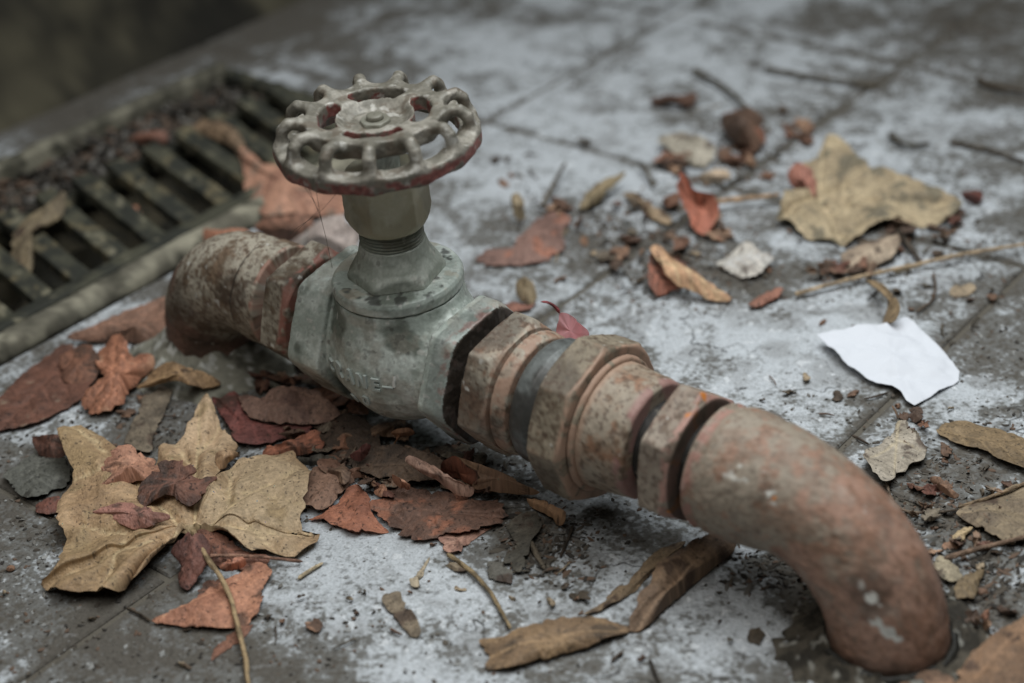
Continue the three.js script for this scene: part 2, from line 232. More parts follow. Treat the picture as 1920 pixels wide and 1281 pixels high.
const nipple = (t0, t1, r, m = rustMat) => part('nipple', turned([[t0, 0.010, 0], [t0, r, 0], [t1, r, 0], [t1, 0.010, 0]], 0, 0, (t, th, x, y, z) => grooveCol(x, y, z), { nu: 140, step: 0.001 }), m, pipe);
nipple(-0.010, 0.030, 0.0160);
// --- reducer nut between elbow and valve
function facetCol(sides, phase, t0, t1, o) {   // faces with a bare strip along the outer chamfer and worn corners
  return (t, th, x, y, z, r) => {
    let c = rusty(x, y, z, o); const w = 2 * Math.PI / sides, f = ((th - phase) % w + w) % w - w / 2, corner = sst(0.80, 1, Math.abs(f) / (w / 2)), nn = fbm3(x * 240, y * 240, z * 240 + o.k, 3);
    const e1 = sst(o.strip * 1.15, o.strip * 0.65, t1 - t + (nn - 0.5) * 0.002); c = mix3(c, o.edge, e1 * sst(0.36, 0.52, nn) * (o.edgeAmount ?? 0.9));
    c = mix3(c, o.cornerCol ?? K.dust2, corner * sst(0.46, 0.6, nn) * 0.55);
    if (o.fleck) c = mix3(c, o.fleck, sst(0.66, 0.74, fbm3(x * 190 + 4, y * 190, z * 190, 3)) * e1);
    if (r < (o.inner ?? 0.0242) && (t <= t0 + 1e-6 || t >= t1 - 1e-6)) c = mix3(c, lin([62, 52, 44]), 0.8); return c;  // end faces coloured dark to paint in the shade between the parts
  };
}
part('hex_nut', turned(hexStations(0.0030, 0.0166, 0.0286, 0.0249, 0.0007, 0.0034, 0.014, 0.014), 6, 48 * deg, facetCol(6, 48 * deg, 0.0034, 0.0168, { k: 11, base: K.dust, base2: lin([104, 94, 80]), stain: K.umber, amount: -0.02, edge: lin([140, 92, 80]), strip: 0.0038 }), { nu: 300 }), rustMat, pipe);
// --- valve body, cast in one: hexagon ends, globe and bonnet neck
const STEM_T = 0.0645, STEM_A = 87.5 * deg, SU = [0, Math.sin(STEM_A), Math.cos(STEM_A)];
const hexd = (y, z, ap, phase) => { let d = -1e9; for (let k = 0; k < 3; k++) { const a = phase + Math.PI / 6 + k * Math.PI / 3; d = Math.max(d, Math.abs(y * Math.sin(a) + z * Math.cos(a))); } return d - ap; };
const smx = (a, b, k) => -smin(-a, -b, k);
function bodyRaw(x, y, z) {
  const rr = Math.hypot(y, z), ph = 52.6 * deg;
  const hl = smx(smx(hexd(y, z, 0.0281, ph), Math.abs(x - 0.0335) - 0.0082, 0.0016), rr - 0.0316, 0.0014);
  const hr = smx(smx(smx(hexd(y, z, 0.0271, ph), Math.abs(x - 0.1029) - 0.0064, 0.0016), rr - 0.0308 + 0.5 * Math.max(0, x - 0.1058), 0.0014), -1, 0.001);
  const gx = (x - 0.0655) / 0.96, globe = (Math.hypot(gx, y, z) - 0.0314) * 0.95;
  const barrel = Math.max(rr - 0.0236, Math.abs(x - 0.066) - 0.036);
  const k = y * SU[1] + z * SU[2], qx = x - STEM_T, qy = y - k * SU[1], qz = z - k * SU[2], rs = Math.hypot(qx, qy, qz);
  const neck = Math.max(rs - 0.0252, Math.abs(k - 0.012) - 0.0155);
  const collar = smx(rs - 0.0262, Math.abs(k - 0.0265) - 0.0022, 0.0018);
  let d = smin(globe, barrel, 0.007); d = smin(d, neck, 0.010); d = Math.min(smin(d, collar, 0.002), hl); d = Math.min(smin(d, hl, 0.003), hr); return d;
}
function bodySdf(x, y, z) { const d = bodyRaw(x, y, z); return Math.abs(d) > 0.003 ? d : d + (fbm3(x * 520, y * 520, z * 520, 3) - 0.5) * 0.00038 + (fbm3(x * 120, y * 120, z * 120, 2) - 0.5) * 0.0006; }
function castCol(x, y, z, nx, ny, nz) {
  const a = fbm3(x * 85, y * 85 + 5, z * 85, 4), b = fbm3(x * 300, y * 300, z * 300 + 2, 3), g = n3(x * 1500, y * 1500, z * 1500);
  let c = mix3(K.green, K.green2, sst(0.42, 0.62, a * 0.6 + b * 0.4)); c = mix3(c, K.green3, sst(0.52, 0.66, fbm3(x * 60 + 9, y * 60, z * 60, 5)) * 0.85);
  c = mix3(c, K.dust2, sst(0.58, 0.70, fbm3(x * 110 + 4, y * 110, z * 110 + 7, 4)) * 0.45); c = mix3(c, K.black, sst(0.66, 0.74, b) * 0.45);
  c = mix3(c, K.white, sst(0.83, 0.88, n3(x * 420, y * 420, z * 420)) * 0.55);
  const e = sst(0.0065, 0.0035, 0.1093 - x + (b - 0.5) * 0.004); if (x > 0.1) { c = mix3(c, K.steel, 0.35); c = mix3(c, K.red, e * sst(0.50, 0.62, b) * 0.5); c = mix3(c, K.dust2, e * sst(0.55, 0.62, a) * 0.6); }
  if (x > 0.1075 && x < 0.12 && nx > 0.75) c = mix3(lin([58, 50, 43]), c, 0.2 * sst(0.5, 0.6, b));   // end face of the hexagon coloured dark, shade of the gap painted in
  const q = 0.80 + 0.38 * g; return [c[0] * q, c[1] * q, c[2] * q];
}
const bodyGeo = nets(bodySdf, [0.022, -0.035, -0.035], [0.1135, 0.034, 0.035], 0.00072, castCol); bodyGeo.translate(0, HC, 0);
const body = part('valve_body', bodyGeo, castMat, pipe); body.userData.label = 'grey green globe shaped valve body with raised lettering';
// raised lettering, each letter set on the curve of the globe
const font = await new FontLoader().loadAsync('fonts/droid/droid_sans_bold.typeface.json');
const toLocal = new THREE.Matrix4().copy(new THREE.Matrix4().compose(pipe.position, pipe.quaternion, new THREE.Vector3(1, 1, 1))).invert();
function onBody(px, py) {
  const o = EYE.clone().applyMatrix4(toLocal), d = rayOf(px, py).transformDirection(toLocal); let s = 0.5;
  for (let k = 0; k < 200; k++) { const p = o.clone().addScaledVector(d, s), q = bodyRaw(p.x, p.y - HC, p.z); if (q < 1e-5) break; s += q * 0.8; }
  const p = o.addScaledVector(d, s), e = 1e-4, f = (x, y, z) => bodyRaw(x, y - HC, z);
  const n = new THREE.Vector3(f(p.x + e, p.y, p.z) - f(p.x - e, p.y, p.z), f(p.x, p.y + e, p.z) - f(p.x, p.y - e, p.z), f(p.x, p.y, p.z + e) - f(p.x, p.y, p.z - e)).normalize(); return [p, n];
}
const letterMat = new THREE.MeshStandardMaterial({ color: new THREE.Color().setRGB(...lin([168, 176, 171])), roughness: 0.6, metalness: 0.1 });
function letter(ch, x, y, size, wide = 1) {
  const [p, n] = onBody(x, y), g = new TextGeometry(ch, { font, size, depth: 0.0011, curveSegments: 4, bevelEnabled: true, bevelThickness: 0.0003, bevelSize: 0.00016, bevelSegments: 2 });
  g.computeBoundingBox(); const b = g.boundingBox; g.translate(-(b.min.x + b.max.x) / 2, -size / 2, 0); g.scale(wide, 1, 1);
  const ex = new THREE.Vector3(1, 0, 0).addScaledVector(n, -n.x).normalize(), ey = new THREE.Vector3().crossVectors(n, ex);
  g.applyMatrix4(new THREE.Matrix4().makeBasis(ex, ey, n)); g.translate(p.x - n.x * 0.0005, p.y - n.y * 0.0005, p.z - n.z * 0.0005); return part('raised_letter', g, letterMat, body);
}
for (const [c, x, y] of [['C', 623, 682], ['R', 638, 692], ['A', 656, 704], ['N', 679, 713], ['E', 705, 721]]) letter(c, x, y, 0.0058);
for (const [c, x, y] of [['2', 652, 734], ['0', 667, 744], ['0', 687, 750]]) letter(c, x, y, 0.0050);
{ const pts = [[717, 725], [727, 726], [738, 727]].map(([x, y]) => { const [p, n] = onBody(x, y); return p.addScaledVector(n, 0.0002); }); part('casting_ridge', new THREE.TubeGeometry(new THREE.CatmullRomCurve3(pts), 16, 0.0006, 6), letterMat, body);
  const drip = [[739, 704], [739.4, 712], [738.6, 718], [739, 725]].map(([x, y]) => { const [p, n] = onBody(x, y); return p.addScaledVector(n, 0.0002); }); part('paint_drip', new THREE.TubeGeometry(new THREE.CatmullRomCurve3(drip), 16, 0.0007, 7), new THREE.MeshStandardMaterial({ color: 0xd6d6d0, roughness: 0.7 }), body); }
// --- right side of the run
nipple(0.106, 0.150, 0.0180);
{ const st = [[0.1154, 0.015, 0], [0.1154, 0.0250, 0.0254], [0.1157, 0.0258, 0.0254], [0.1164, 0.0293, 0.0254], [0.1252, 0.0293, 0.0254], [0.1290, 0.0256, 0.0254], [0.1305, 0.0254, 0], [0.1345, 0.0250, 0], [0.1368, 0.0240, 0], [0.1372, 0.019, 0]];
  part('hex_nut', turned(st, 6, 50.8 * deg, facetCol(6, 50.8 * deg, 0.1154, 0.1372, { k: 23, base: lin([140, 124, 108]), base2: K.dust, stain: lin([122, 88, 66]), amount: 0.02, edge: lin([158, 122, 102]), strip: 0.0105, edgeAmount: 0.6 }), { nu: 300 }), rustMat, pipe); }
part('packing_ring', turned([[0.1388, 0.014, 0], [0.1390, 0.0232, 0], [0.1398, 0.0246, 0], [0.1420, 0.0256, 0], [0.1470, 0.0256, 0], [0.1500, 0.0240, 0], [0.1516, 0.0205, 0], [0.1517, 0.014, 0]], 0, 0, (t, th, x, y, z) => { const a = fbm3(x * 120, y * 120, z * 120, 4), g = 0.8 + 0.4 * n3(x * 1300, y * 1300, z * 1300); const c = mix3(mix3(lin([98, 101, 99]), lin([64, 63, 60]), sst(0.4, 0.6, a)), lin([104, 82, 70]), sst(0.54, 0.66, fbm3(x * 70, y * 70, z * 70 + 4, 3)) * 0.8); return [c[0] * g, c[1] * g, c[2] * g]; }), darkMat, pipe);
const octP = 45.9 * deg, octA = 0.0306;
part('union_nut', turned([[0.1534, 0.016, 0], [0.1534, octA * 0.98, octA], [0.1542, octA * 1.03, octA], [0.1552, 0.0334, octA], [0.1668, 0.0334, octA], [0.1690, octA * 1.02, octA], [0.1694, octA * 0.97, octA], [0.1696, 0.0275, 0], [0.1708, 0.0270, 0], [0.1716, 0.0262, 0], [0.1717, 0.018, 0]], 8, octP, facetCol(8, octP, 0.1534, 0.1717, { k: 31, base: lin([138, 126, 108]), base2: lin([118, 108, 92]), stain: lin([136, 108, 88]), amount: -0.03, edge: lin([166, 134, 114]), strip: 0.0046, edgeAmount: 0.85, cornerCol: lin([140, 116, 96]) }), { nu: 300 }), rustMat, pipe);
part('union_tail', turned([[0.1712, 0.016, 0], [0.1714, 0.0252, 0], [0.1730, 0.0250, 0], [0.1760, 0.0246, 0], [0.1860, 0.0240, 0], [0.1905, 0.0232, 0], [0.1915, 0.0222, 0], [0.1917, 0.014, 0]], 0, 0, (t, th, x, y, z) => { let c = rusty(x, y, z, { k: 41, base: lin([152, 140, 124]), base2: lin([138, 120, 102]), stain: lin([136, 98, 74]), amount: -0.02 }); const n = fbm3(x * 160, y * 160, z * 160, 3); c = mix3(c, lin([162, 134, 114]), sst(0.0035, 0.001, t - 0.1714 + (n - 0.5) * 0.002) * 0.8); c = mix3(c, lin([150, 112, 106]), sst(0.0045, 0.002, 0.1915 - t) * sst(0.44, 0.56, n) * 0.8); return c; }, { nu: 250 }), rustMat, pipe);
nipple(0.185, 0.222, 0.0165);
part('hex_nut', turned(hexStations(0.1992, 0.2122, 0.0272, 0.0238, 0.0009, 0.0030, 0.014, 0.014), 6, 36 * deg, facetCol(6, 36 * deg, 0.1992, 0.2122, { k: 57, base: lin([146, 134, 120]), base2: lin([130, 112, 98]), stain: lin([122, 86, 72]), amount: 0.0, edge: lin([168, 130, 118]), strip: 0.0034, edgeAmount: 1, fleck: K.orange }), { nu: 300 }), rustMat, pipe);
part('elbow', elbow('elbow', 0.2905, 1, 0.2165, 0.047, (s, d) => d < 0.0004 ? 0.0150 + d * 17 : d < 0.0012 ? 0.0218 + (d - 0.0004) * 1.75 : d < 0.004 ? 0.0232 + 0.0009 * Math.sin(Math.PI * (d - 0.0012) / 0.0028) : d < 0.010 ? mix(0.0232, 0.0246, sst(0.004, 0.010, d)) : mix(0.0246, 0.0212, sst(0.010, 0.050, d)), (s, th, x, y, z, d) => {
  const m = fbm3(x * 42, y * 42, z * 42 + 6, 4), n = fbm3(x * 180, y * 180, z * 180, 3);
  const up = rusty(x, y, z, { k: 61, base: lin([146, 134, 119]), base2: lin([134, 114, 98]), stain: lin([148, 112, 92]), amount: 0.01, pits: 0.5 });
  const lo = rusty(x, y, z, { k: 67, base: lin([164, 130, 112]), base2: lin([144, 108, 88]), stain: lin([158, 138, 124]), amount: 0.0, pits: 0.45 });
  let c = mix3(lo, up, sst(0.40, 0.60, s + (m - 0.5) * 0.9 + (n - 0.5) * 0.35));
  c = mix3(c, lin([160, 118, 106]), sst(0.0016, 0.0028, d) * sst(0.0075, 0.005, d) * sst(0.38, 0.55, n) * 0.85);
  return c;
}, 250), rustMat, pipe);
// chips of white and orange paint on the right elbow
const lastElbow = pipe.children[pipe.children.length - 1];
{ const V = [[0.2518, 0.0603, 0.0187, 0.0019, K.white], [0.2540, 0.0594, 0.0188, 0.0012, K.orange], [0.2922, 0.0326, 0.0180, 0.0022, K.white], [0.2952, 0.0245, 0.0188, 0.0022, K.white], [0.2989, 0.0212, 0.0174, 0.0026, K.white], [0.3018, 0.0177, 0.0161, 0.0015, K.white], [0.2670, 0.0520, 0.0215, 0.0010, K.white], [0.2760, 0.0470, 0.0200, 0.0008, K.orange]];   // chips: x, y, z on the elbow, radius
  const g = lastElbow.geometry, p = g.attributes.position, c = g.attributes.color, w = new THREE.Vector3();
  for (const [x, y, z, r, kc] of V) for (let i = 0; i < p.count; i++) { w.fromBufferAttribute(p, i); const d = Math.hypot(w.x - x, w.y - y, w.z - z); if (d > r * 2.2) continue; const dd = d + (fbm3(w.x * 420, w.y * 420, w.z * 420, 3) - 0.5) * r * 2.6; if (dd < r) { const k = sst(r, r * 0.75, dd); c.setXYZ(i, mix(c.getX(i), kc[0], k), mix(c.getY(i), kc[1], k), mix(c.getZ(i), kc[2], k)); } } }
// the dark sleeve that the right elbow stands in
{ const s = turned([[0, 0.0205, 0], [0.0040, 0.0214, 0], [0.0044, 0.0228, 0], [0.0034, 0.0240, 0], [0, 0.0246, 0]], 0, 0, (t, th, x, y, z) => { const g = 0.6 + 0.7 * n3(x * 700, y * 700, z * 700); const c = mix3(lin([40, 38, 33]), lin([96, 90, 80]), sst(0.66, 0.76, fbm3(x * 160, y * 160, z * 160, 3))); return [c[0] * g, c[1] * g, c[2] * g]; }, { nu: 160, lift: 0, dent: 0.0016, rough: 0.0006, step: 0.0006 }); s.rotateZ(Math.PI / 2); s.translate(0.2905, 0.0002, 0); part('floor_sleeve', s, darkMat, pipe); }
// --- bonnet, gland nut and stem, turned about the stem axis
const stem = new THREE.Group(); stem.name = 'bonnet_assembly'; pipe.add(stem); stem.position.set(STEM_T, HC, 0);
{ const up = new THREE.Vector3(SU[0], SU[1], SU[2]), inv = pipe.quaternion.clone().invert(), cam = new THREE.Vector3(0.072, 0, 0.997).applyQuaternion(inv); cam.addScaledVector(up, -cam.dot(up)).normalize(); stem.quaternion.setFromRotationMatrix(new THREE.Matrix4().makeBasis(new THREE.Vector3().crossVectors(up, cam), up, cam)); }
// in this frame: x to the right of the photograph, y along the stem, z towards the viewer
function lathed(st, sides, frontDeg, colour, o) { const g = turned(st, sides, (Math.PI / 2 - frontDeg * deg) * -1 + Math.PI, colour, { lift: 0, ...o }); g.rotateZ(Math.PI / 2); return g; }
const stemCol = (x, y, z) => castCol(y * 1 - 0.2, x + 0.4, z, 0, 1, 0);
part('bonnet_flange', lathed([[0.0285, 0.020, 0], [0.0288, 0.0256, 0], [0.0298, 0.0268, 0], [0.0334, 0.0269, 0], [0.0350, 0.0260, 0], [0.0353, 0.0246, 0], [0.0350, 0.010, 0]], 0, 0, (t, th, x, y, z) => { let c = stemCol(x, y, z); const r = Math.hypot(y, z); c = mix3(c, K.black, sst(0.58, 0.66, fbm3(x * 190, y * 190 + 2, z * 190, 3)) * (t > 0.0345 ? 0.75 : 0.15)); c = mix3(c, lin([166, 158, 142]), sst(0.55, 0.64, fbm3(x * 150 + 7, y * 150, z * 150, 3)) * (t > 0.0345 && r > 0.02 ? 0.6 : 0.1)); return c; }, { nu: 260, step: 0.0006 }), castMat, stem);
part('bonnet', lathed([[0.0350, 0.010, 0], [0.0350, 0.0200, 0.0176], [0.0368, 0.0202, 0.0176], [0.0390, 0.0188, 0.0176], [0.0420, 0.0165, 0.0178], [0.0455, 0.0147, 0.02], [0.0500, 0.0135, 0.02], [0.0504, 0.0128, 0.02], [0.0506, 0.006, 0]], 6, 0, (t, th, x, y, z) => { const c = stemCol(x + 0.1, y, z); return mix3(c, K.olive, 0.25); }, { nu: 260, step: 0.0006 }), castMat, stem);
{ const th = [[0.0495, 0.006, 0], [0.0495, 0.0124, 0]]; for (let k = 0; k < 6; k++) th.push([0.0502 + k * 0.00145, 0.0120, 0], [0.0509 + k * 0.00145, 0.0131, 0]); th.push([0.0592, 0.0120, 0], [0.0593, 0.006, 0]); part('thread', lathed(th, 0, 0, (t, a, x, y, z) => mix3(stemCol(x + 0.3, y, z), K.olive, 0.4), { nu: 200, step: 0.0004, rough: 0.0001, dent: 0.0001 }), castMat, stem); }
part('gland_nut', lathed([[0.0578, 0.0118, 0], [0.0578, 0.0142, 0.0152], [0.0606, 0.0163, 0.0152], [0.0625, 0.0176, 0.0152], [0.0790, 0.0176, 0.0152], [0.0815, 0.0150, 0.0152], [0.0818, 0.006, 0]], 6, -6, (t, th, x, y, z) => { const c = stemCol(x + 0.6, y, z), a = fbm3(x * 70, y * 70, z * 70 + 12, 4); return mix3(c, mix3(K.olive, lin([172, 163, 134]), sst(0.4, 0.6, a)), 0.75); }, { nu: 240 }), castMat, stem);
// --- handwheel
const WY = 0.1060;   // height of the ring face above the pipe axis
const fold = (a, n, off) => { const w = 2 * Math.PI / n; return ((a - off) % w + w * 1.5) % w - w / 2; };
const seg = (px, py, ax, ay, bx, by, dz) => { const dx = bx - ax, dy = by - ay, t = Math.min(1, Math.max(0, ((px - ax) * dx + (py - ay) * dy) / (dx * dx + dy * dy))); return Math.hypot(px - ax - dx * t, py - ay - dy * t, dz); };
const BAR = [[25.5, -3.0], [29.5, -0.5], [33.0, -0.1], [35.8, -2.6], [36.8, -7.0], [36.8, -12]];
function wheelRaw(x, y, z) {   // millimetres
  const r = Math.hypot(x, z), a = Math.atan2(x, z);   // angle from the viewer's side, to the right
  const qx = Math.abs(r - 35.8) - 2.9, qy = Math.abs(y + 11.7) - 2.0 - 0.25 * Math.cos(13 * (a + 6 * Math.PI / 180)), rim = Math.hypot(Math.max(qx, 0), Math.max(qy, 0)) + Math.min(Math.max(qx, qy), 0) - 1.3;
  const yc = -3.1 - 4.4 * sst(17, 10, r), th = mix(2.5, 2.0, sst(18, 12, r)), px = r - 26.2, py = Math.abs(y - yc) - th; let plate = Math.hypot(Math.max(px, 0), Math.max(py, 0)) + Math.min(Math.max(px, py), 0) - 0.9;
  const sa = fold(a, 4, -5 * Math.PI / 180), half = 25 * Math.PI / 180, da = Math.max(0, Math.abs(sa) - half), slot = Math.hypot(r - 18.7, da * 18.7) - 3.3; plate = smx(plate, -slot, 1.4);
  const boss = smx(r - 9.5, Math.abs(y + 8.6) - 4.2, 1.5);
  const f = fold(a, 13, -6 * Math.PI / 180), dz = Math.sin(f) * r, rr = Math.cos(f) * r; let bar = 1e9; for (let k = 0; k < BAR.length - 1; k++) bar = Math.min(bar, seg(rr, y, BAR[k][0], BAR[k][1], BAR[k + 1][0], BAR[k + 1][1], dz * 0.95)); bar -= 2.4;
  let d = smin(rim, bar, 3.8); d = smin(d, plate, 4.2); d = smin(d, boss, 1.6); return d;
}
const wheelSdf = (X, Y, Z) => { const x = X * 1000, y = Y * 1000, z = Z * 1000, d = wheelRaw(x, y, z); return (Math.abs(d) > 2 ? d : d + (fbm3(x * 0.62, y * 0.62, z * 0.62, 3) - 0.5) * 0.34 + (fbm3(x * 0.16, y * 0.16, z * 0.16, 2) - 0.5) * 0.5) / 1000; };
const wheelCol = (X, Y, Z, nx, ny, nz) => {
  const x = X * 1000, y = Y * 1000, z = Z * 1000, r = Math.hypot(x, z), a = fbm3(x * 0.11, y * 0.11, z * 0.11, 4), b = fbm3(x * 0.36, y * 0.36, z * 0.36, 3), g = n3(x * 1.6, y * 1.6, z * 1.6);
  let c = mix3(lin([104, 100, 90]), lin([142, 137, 127]), sst(0.40, 0.62, a * 0.6 + b * 0.4)); c = mix3(c, lin([98, 88, 76]), sst(0.54, 0.66, fbm3(x * 0.2 + 5, y * 0.2, z * 0.2, 3)) * 0.7);
  const rimFace = sst(38.4, 39.4, r) * sst(-9.2, -10.6, y + (b - 0.5) * 2.5), under = sst(-13.8, -14.6, y), wall = r < 25 && r > 14 && Math.abs(ny) < 0.5 ? 1 : 0, inner = r > 28 && r < 34 && Math.abs(ny) < 0.45 && y < -7 ? 0.7 : 0;
  const red = mix3(lin([142, 92, 86]), lin([116, 68, 62]), sst(0.4, 0.6, b)); c = mix3(c, red, Math.max(rimFace, under, wall, inner) * sst(0.40, 0.54, a + (b - 0.5) * 0.7));
  c = mix3(c, lin([172, 169, 162]), sst(0.64, 0.74, fbm3(x * 0.24 + 3, y * 0.24, z * 0.24 + 8, 4)) * 0.75); c = mix3(c, K.black, sst(0.68, 0.76, b) * 0.4);
  const q = 0.80 + 0.40 * g; return [c[0] * q, c[1] * q, c[2] * q];
};
const wheelGeo = nets(wheelSdf, [-0.0425, -0.0172, -0.0425], [0.0425, 0.0030, 0.0425], 0.00058, wheelCol); wheelGeo.translate(0, WY, 0);
const wheel = part('handwheel', wheelGeo, castMat, stem); wheel.userData.label = 'weathered scalloped handwheel with faded red rim';
part('wheel_nut', lathed([[WY - 0.0060, 0.003, 0], [WY - 0.0060, 0.0062, 0.0056], [WY - 0.0034, 0.0062, 0.0056], [WY - 0.0026, 0.0054, 0.0056], [WY - 0.0026, 0.0034, 0], [WY - 0.0010, 0.0032, 0], [WY - 0.0006, 0.0022, 0], [WY - 0.0006, 0.0002, 0]], 6, 12, (t, th, x, y, z) => mix3(stemCol(x, y, z), lin([112, 108, 96]), 0.85), { nu: 90, step: 0.0005 }), castMat, stem);
part('stem', lathed([[0.078, 0.002, 0], [0.078, 0.0072, 0], [WY - 0.008, 0.0072, 0], [WY - 0.008, 0.002, 0]], 0, 0, (t, th, x, y, z) => stemCol(x, y, z), { nu: 80, step: 0.001 }), castMat, stem);
// ------------------------------------------------------------------ drain channel with its slatted grate, and the wall behind it
const ironCol = (x, y, z) => { const a = fbm3(x * 110, y * 110, z * 110, 4), g = 0.75 + 0.5 * n3(x * 800, y * 800, z * 800); let c = mix3(lin([44, 45, 38]), lin([70, 69, 56]), sst(0.42, 0.62, a)); c = mix3(c, lin([134, 128, 108]), sst(0.64, 0.74, fbm3(x * 160 + 4, y * 160, z * 160, 3)) * 0.7); return [c[0] * g, c[1] * g, c[2] * g]; };
const curbCol = (x, y, z) => { const a = fbm3(x * 60, y * 60, z * 60, 4), g = 0.75 + 0.5 * n3(x * 900, y * 900, z * 900); let c = mix3(lin([146, 141, 124]), lin([98, 94, 82]), sst(0.42, 0.58, a)); c = mix3(c, lin([60, 58, 48]), sst(0.54, 0.64, fbm3(x * 90 + 8, y * 90, z * 90, 4)) * 0.85); return [c[0] * g, c[1] * g, c[2] * g]; };
// a bar of rectangular section from p to q, with worn edges and a little waviness
function bar(p, q, side, wide, high, colour, o = {}) {
  const L = p.distanceTo(q), nv = Math.max(6, Math.round(L / (o.step ?? 0.002))), dir = q.clone().sub(p).normalize(), sd = side.clone().addScaledVector(dir, -side.dot(dir)).normalize(), upv = new THREE.Vector3().crossVectors(sd, dir); if (upv.y < 0) upv.negate();
  const b = Math.min(wide, high) * (o.bevel ?? 0.18), ring = []; for (const [sx, sy] of [[1, 1], [-1, 1], [-1, -1], [1, -1]]) { const cx = sx * (wide / 2 - b), cy = sy * (high / 2 - b); const a0 = Math.atan2(sy, sx) - Math.PI / 4; for (let k = 0; k < 3; k++) { const a = a0 + k * Math.PI / 4; ring.push([cx + b * Math.cos(a), cy + b * Math.sin(a)]); } }
  const R = []; for (let i = 0; i < ring.length; i++) { const n = ring[(i + 1) % ring.length], m = ring[i], l = Math.hypot(n[0] - m[0], n[1] - m[1]), c = Math.max(1, Math.round(l / 0.0022)); for (let k = 0; k < c; k++) R.push([mix(m[0], n[0], k / c), mix(m[1], n[1], k / c)]); }
  return grid(R.length, nv + 2, true, (i, j) => { const e = j === 0 || j === nv + 1 ? 0.02 : 1, t = Math.min(1, Math.max(0, (j - 1) / (nv - 1))), w = p.clone().lerp(q, t).addScaledVector(sd, R[i][0] * e).addScaledVector(upv, R[i][1] * e); const d = o.rough ?? 0.0007; w.x += (fbm3(w.x * 90, w.y * 90, w.z * 90, 3) - 0.5) * d * 2; w.y += (fbm3(w.x * 90 + 9, w.y * 90, w.z * 90, 3) - 0.5) * d * 2; w.z += (fbm3(w.x * 90, w.y * 90 + 9, w.z * 90, 3) - 0.5) * d * 2; return [w.x, w.y, w.z]; }, (i, j, c) => colour(c[0], c[1], c[2]));
}
const ironMat = new THREE.MeshStandardMaterial({ vertexColors: true, roughness: 0.8, metalness: 0.1 }), stoneMat = new THREE.MeshStandardMaterial({ vertexColors: true, roughness: 0.95 });
const grate = new THREE.Group(); grate.name = 'drain_grate'; scene.add(grate); tag(grate, 'old iron drain grate of slanting slats choked with leaves and dirt', 'grate');
part('frame_rail', bar(S(0.14, -0.6565, 0.0035), S(0.655, -0.6565, 0.0035), E2, 0.009, 0.011, ironCol), ironMat, grate);
part('frame_rail', bar(S(0.14, -0.8000, 0.0090), S(0.672, -0.8000, 0.0090), E2, 0.010, 0.012, (x, y, z) => mix3(ironCol(x, y, z), curbCol(x, y, z), 0.75)), ironMat, grate);
part('frame_rail', bar(S(0.14, -0.742, 0.004), S(0.655, -0.742, 0.004), E2, 0.008, 0.010, ironCol), ironMat, grate);
part('frame_rail', bar(S(0.668, -0.655, 0.002), S(0.672, -0.795, 0.005), E1, 0.010, 0.012, ironCol), ironMat, grate);
const slatCol = (x, y, z) => { const c = ironCol(x, y, z), n = fbm3(x * 150, y * 150, z * 150 + 3, 3); return mix3(c, lin([124, 112, 84]), sst(0.58, 0.70, n) * 0.5); };
const rg = rng(21);
for (let k = 0; k < 21; k++) { const s = 0.152 + k * 0.0250 + (rg() - 0.5) * 0.002, dy = (rg() - 0.5) * 0.002; part('slat', bar(S(s - 0.006, -0.6615, 0.0015), S(s + 0.0035, -0.737, 0.0165 + dy), E1, 0.0118, 0.0062, slatCol, { rough: 0.0008, bevel: 0.12, step: 0.0015 }), ironMat, grate); }
// the curb along the near side of the drain
const curb = top('drain_curb', bar(S(0.12, -0.6455, 0.0025), S(0.64, -0.6455, 0.0025), E2, 0.0125, 0.013, curbCol, { rough: 0.0012, bevel: 0.3 }), stoneMat); tag(curb, 'narrow pale worn curb along the near side of the drain grate', 'curb');
// channel walls and muddy bottom
const mudMat = new THREE.MeshStandardMaterial({ vertexColors: true, roughness: 1 });
const mudCol = (x, y, z) => { const a = fbm3(x * 70, y * 70, z * 70, 4), g = 0.7 + 0.6 * n3(x * 600, y * 600, z * 600), c = mix3(lin([40, 38, 30]), lin([70, 64, 50]), sst(0.4, 0.65, a)); return [c[0] * g, c[1] * g, c[2] * g]; };
const chan = grid(180, 90, false, (i, j) => { const s1 = mix(0.12, GEND + 0.0005, i / 179), v = j / 89; let s2, y; if (v < 0.2) { s2 = G0 - 0.0005 - 0.004 * v / 0.2; y = mix(-0.0015, -0.026, v / 0.2); } else if (v > 0.8) { s2 = G1 + 0.0005 + 0.004 * (1 - v) / 0.2; y = mix(-0.026, -0.0015, (v - 0.8) / 0.2); } else { s2 = mix(G0 - 0.0045, G1 + 0.0045, (v - 0.2) / 0.6); const p = S(s1, s2); y = -0.026 + (fbm3(p.x * 45, 2, p.z * 45, 4) - 0.3) * 0.045 * Math.sin(Math.PI * (v - 0.2) / 0.6) + (v > 0.55 && v < 0.8 ? 0.018 * Math.sin(Math.PI * (v - 0.55) / 0.25) : 0); } if (i > 176) y = mix(y, -0.0015, (i - 176) / 3); const p = S(s1, s2, Math.min(y, -0.0015)); return [p.x, p.y, p.z]; }, (i, j, p) => mudCol(...p));
const chanMesh = top('drain_channel', chan, mudMat); chanMesh.userData.kind = 'structure'; chanMesh.userData.label = 'dark muddy channel under the drain grate';
